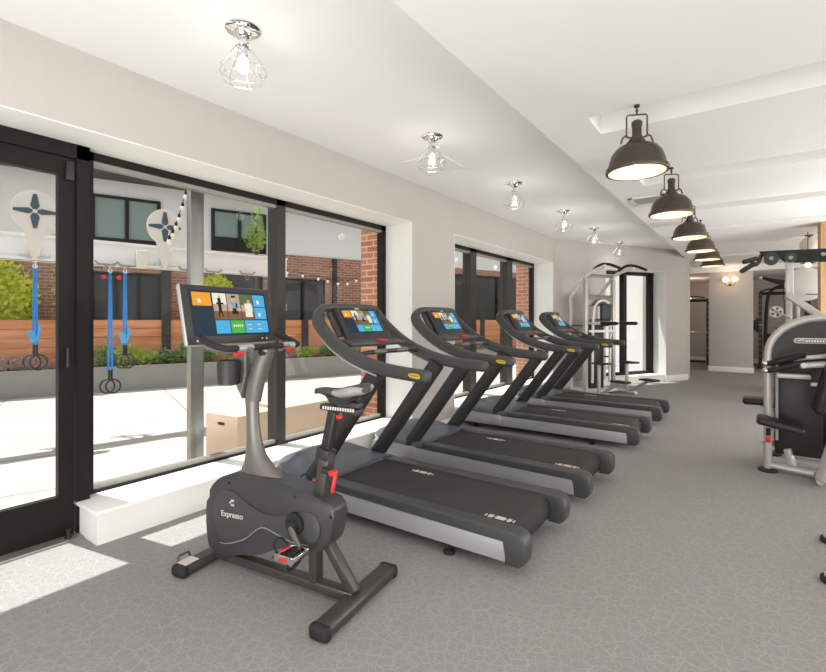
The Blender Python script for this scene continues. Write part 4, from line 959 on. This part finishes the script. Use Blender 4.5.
# white steel beam with training rigs hanging from it
BO = (-6.6, 2.63); BA = R(-11.6)
def bex(lx, ly, z):
    v = Matrix.Rotation(BA, 3, 'Z') @ Vector((lx, ly, 0)); return (BO[0] + v.x, BO[1] + v.y, z)
be = empty('rig_beam', (BO[0], BO[1], 0), BA); tag(be, 'long white steel beam spanning the courtyard on white posts', 'beam')
m = MB(); m.span((-.09, -7, 2.09), (0, 2.42, 2.38), .004); m.span((-.16, -7, 2.09), (.03, 2.42, 2.12)); m.span((-.16, -7, 2.36), (.03, 2.42, 2.39)); m.build('girder', M['beam'], be)
for y in (-6.5, 2.28):
    m = MB(); m.span((-.12, y - .06, -.02), (-.0, y + .06, 2.1)); m.build('post', M['beam'], be)

def balloon(ly, label):
    e = empty('balloon_sign', bex(.08, ly, 2.08), BA); tag(e, label, 'sign')
    pts = []
    for k in range(0, 25):
        a = R(-62 + 304 * k / 24); pts.append((.215 * math.cos(a), .56 + .235 * math.sin(a)))
    pts += [(-.055, .14), (-.04, 0), (.04, 0), (.055, .14)]
    m = MB(); m.prism(pts, lambda a, b, t: Vector((t, -a, b)), -.012, .012, .003); bo = m.build('board', M['sign'], e)
    q = MB()
    for k in range(4):
        a = R(90 * k); L = .195
        poly = [(.02, .012), (.06, .034), (L, .014), (L, -.014), (.06, -.034), (.02, -.012)]
        if k % 2: poly = [(x, y * 1.25) for x, y in poly]
        q.prism([(x * math.cos(a) - y * math.sin(a), .56 + x * math.sin(a) + y * math.cos(a)) for x, y in poly], lambda a_, b_, t: Vector((t, -a_, b_)), .013, .02)
    q.build('star_emblem', M['navy'], bo)
    q = MB(); q.lathe([(0, -.004), (.022, -.004), (.022, .006), (0, .006)], (.020, 0, .56), rot=Matrix.Rotation(R(90), 3, 'Y')); q.build('emblem_hub', M['mwhite'], bo)
    q = MB(); q.box((-.02, 0, .10), (.06, .10, .06), None, .006)
    for s in (-1, 1): q.tube([(-.0, s * .03, .03), (.04, s * .13, .05)], .02, 8); 
    q.build('bracket', M['silver'], e)
balloon(-.76, 'cream balloon shaped sign with dark four-pointed star, seen through the door glass')
balloon(.60, 'cream balloon shaped sign with dark four-pointed star, seen in the big window')

def straps(ly, z0, z1, w, label, bundle, dy=0):
    e = empty('suspension_trainer', bex(.12, ly, 0), BA); tag(e, label, 'suspension trainer')
    e.location.z = z0
    L = z1 - z0
    m = MB(); m.tube([(0, 0, .0), (0, 0, -.06)], .012, 8); m.tube([(.0, .02 * math.cos(a * .785), -.05 + .02 * math.sin(a * .785)) for a in range(8)], .006, 6, closed=True); m.build('carabiner', M['chrome'], e)
    for s in (-1, 1):
        m = MB(); m.box((0, s * .012 + dy * .1, L / 2 - .02), (.003, .024, L), Matrix.Rotation(s * R(.8), 3, 'X')); m.build('strap', M['strap'], e)
    if bundle:
        m = MB(); m.box((.01, -.02, L * .90), (.03, .07, .13), Matrix.Rotation(R(14), 3, 'X'), .01); m.box((.015, .03, L * .86), (.02, .03, .16), Matrix.Rotation(R(-9), 3, 'X'), .008); m.build('strap_tail', M['strapl'], e)
    m = MB(); m.tube([(0, -.012, L), (0, -.012, L - .14)], .012, 6); m.tube([(0, .015, L), (0, .015, L - .12)], .012, 6); m.build('lower_webbing', M['cable'], e)
    for s in (-1, 1):
        m = MB(); m.tube([(.02 * s, s * .028 + .078 * math.cos(k * math.pi / 10), L - .20 + .085 * math.sin(k * math.pi / 10)) for k in range(20)], .011, 8, closed=True); m.build('ring_handle', M['plasticd'], e)
straps(-.76, 2.06, 1.12, .02, 'blue suspension straps with rings hanging below the sign in the door glass', True)
straps(-.03, 2.06, .78, .02, 'longest blue suspension straps with lowest rings, left pair in the big window', False)
straps(.13, 2.06, 1.08, .02, 'bunched blue suspension straps with rings, right pair in the big window', True)
for ly, lab in ((-.10, 'red carabiner block on the beam above the longest blue straps'), (.06, 'red carabiner block on the beam above the bunched blue straps')):
    m = MB(); m.box((0, 0, 0), (.03, .05, .045), Matrix.Rotation(R(15), 3, 'X'), .008); o = m.build('red_anchor', M['red'], None); o.location = bex(.145, ly, 1.93); tag(o, lab, 'anchor')
m = MB(); m.box((0, 0, 0), (.09, .13, .22), None, .012); m.box((.05, 0, 0), (.012, .05, .10), None, .004); o = m.build('junction_box', M['sign'], None); o.location = bex(.06, .33, 2.19); o.rotation_euler = (0, 0, BA); tag(o, 'beige electrical box fixed to the white beam left of the star sign', 'box')
for k, (ly, w) in enumerate(((-.06, 'above the longest blue straps'), (.18, 'just left of the beige electrical box'), (.9, 'right of the star sign in the big window'), (1.25, 'left of the exterior post top'), (1.75, 'farthest right, near the window mullion'))):
    e = empty('beam_anchor', bex(.04, ly, 2.06), BA); tag(e, 'small metal bracket on white beam ' + w, 'bracket', 'metal brackets along the beam')
    m = MB(); m.box((0, 0, .03), (.08, .16, .02), None, .004); m.tube([(0, -.08, .03), (.02, -.12, .07)], .012, 6); m.tube([(0, .08, .03), (.02, .12, .07)], .012, 6); m.build('plate', M['bare'], e)
    m = MB(); m.tube([(0, .025 * math.cos(a * .524), -.02 + .035 * math.sin(a * .524)) for a in range(12)], .006, 6, closed=True); m.build('ring', M['bare'], e)

def lightstring(name, pts, n, label):
    e = empty(name, pts[0]); tag(e, label, 'string lights'); o0_ = Vector(pts[0]); P = [Vector(p) - o0_ for p in spline(pts, 12)]
    m = MB(); m.tube(P, .006, 6); m.build('wire', M['cable'], e)
    for k in range(n):
        p = P[int((k + .5) * (len(P) - 1) / n)]
        q = MB(); q.lathe([(0, 0), (.018, 0), (.018, -.05), (0, -.05)], p, seg=10); s_ = q.build('socket', M['cable'], e)
        q = MB(); q.sphere(p + Vector((0, 0, -.08)), .032, (1, 1, 1.25), 10); q.build('bulb', M['opal'], s_)
lightstring('string_lights', [bex(.3, .84, 3.3), bex(.3, .76, 2.95), bex(.3, .67, 2.66), bex(.3, .58, 2.46)], 7, 'string of bulbs falling diagonally past the star sign in the big window')
lightstring('string_lights', [ext(0, 2.2, 2.62), ext(0, 3.1, 2.50), ext(0, 3.8, 2.40), ext(0, 4.4, 2.62), ext(0, 5.0, 2.95)], 10, 'string of bulbs drooping across the third window pane')

m = MB(); m.span((-.035, -.06, -.02), (.035, .06, 3.6), .004); o = m.build('steel_post', M['steel'], None); o.location = (-3.96, 2.245, 0); tag(o, 'square grey steel post standing just outside the big window', 'post')

# plyometric boxes outside
def plyo(loc, d, rz, label, hole):
    e = empty('plyo_box', loc, rz); tag(e, label, 'plyo box')
    m = MB(); m.box((0, 0, d[2] / 2), d, None, .004); bx = m.build('box_body', M['boxwood'], e)
    if hole:
        q = MB(); q.box((.10 * 0, -d[1] / 2 + .001, d[2] * .80), (.11, .006, .03), None, .002); q.build('hand_hole', M['cable'], bx)
plyo((-4.42, 3.02, -.02), (.50, .50, .46), R(4), 'tan wooden plyo box with dark hand hole, end nearest the bike', True)
plyo((-4.40, 4.35, -.02), (.50, 1.9, .46), R(-2), 'long low tan wooden box right behind the mullion', False)
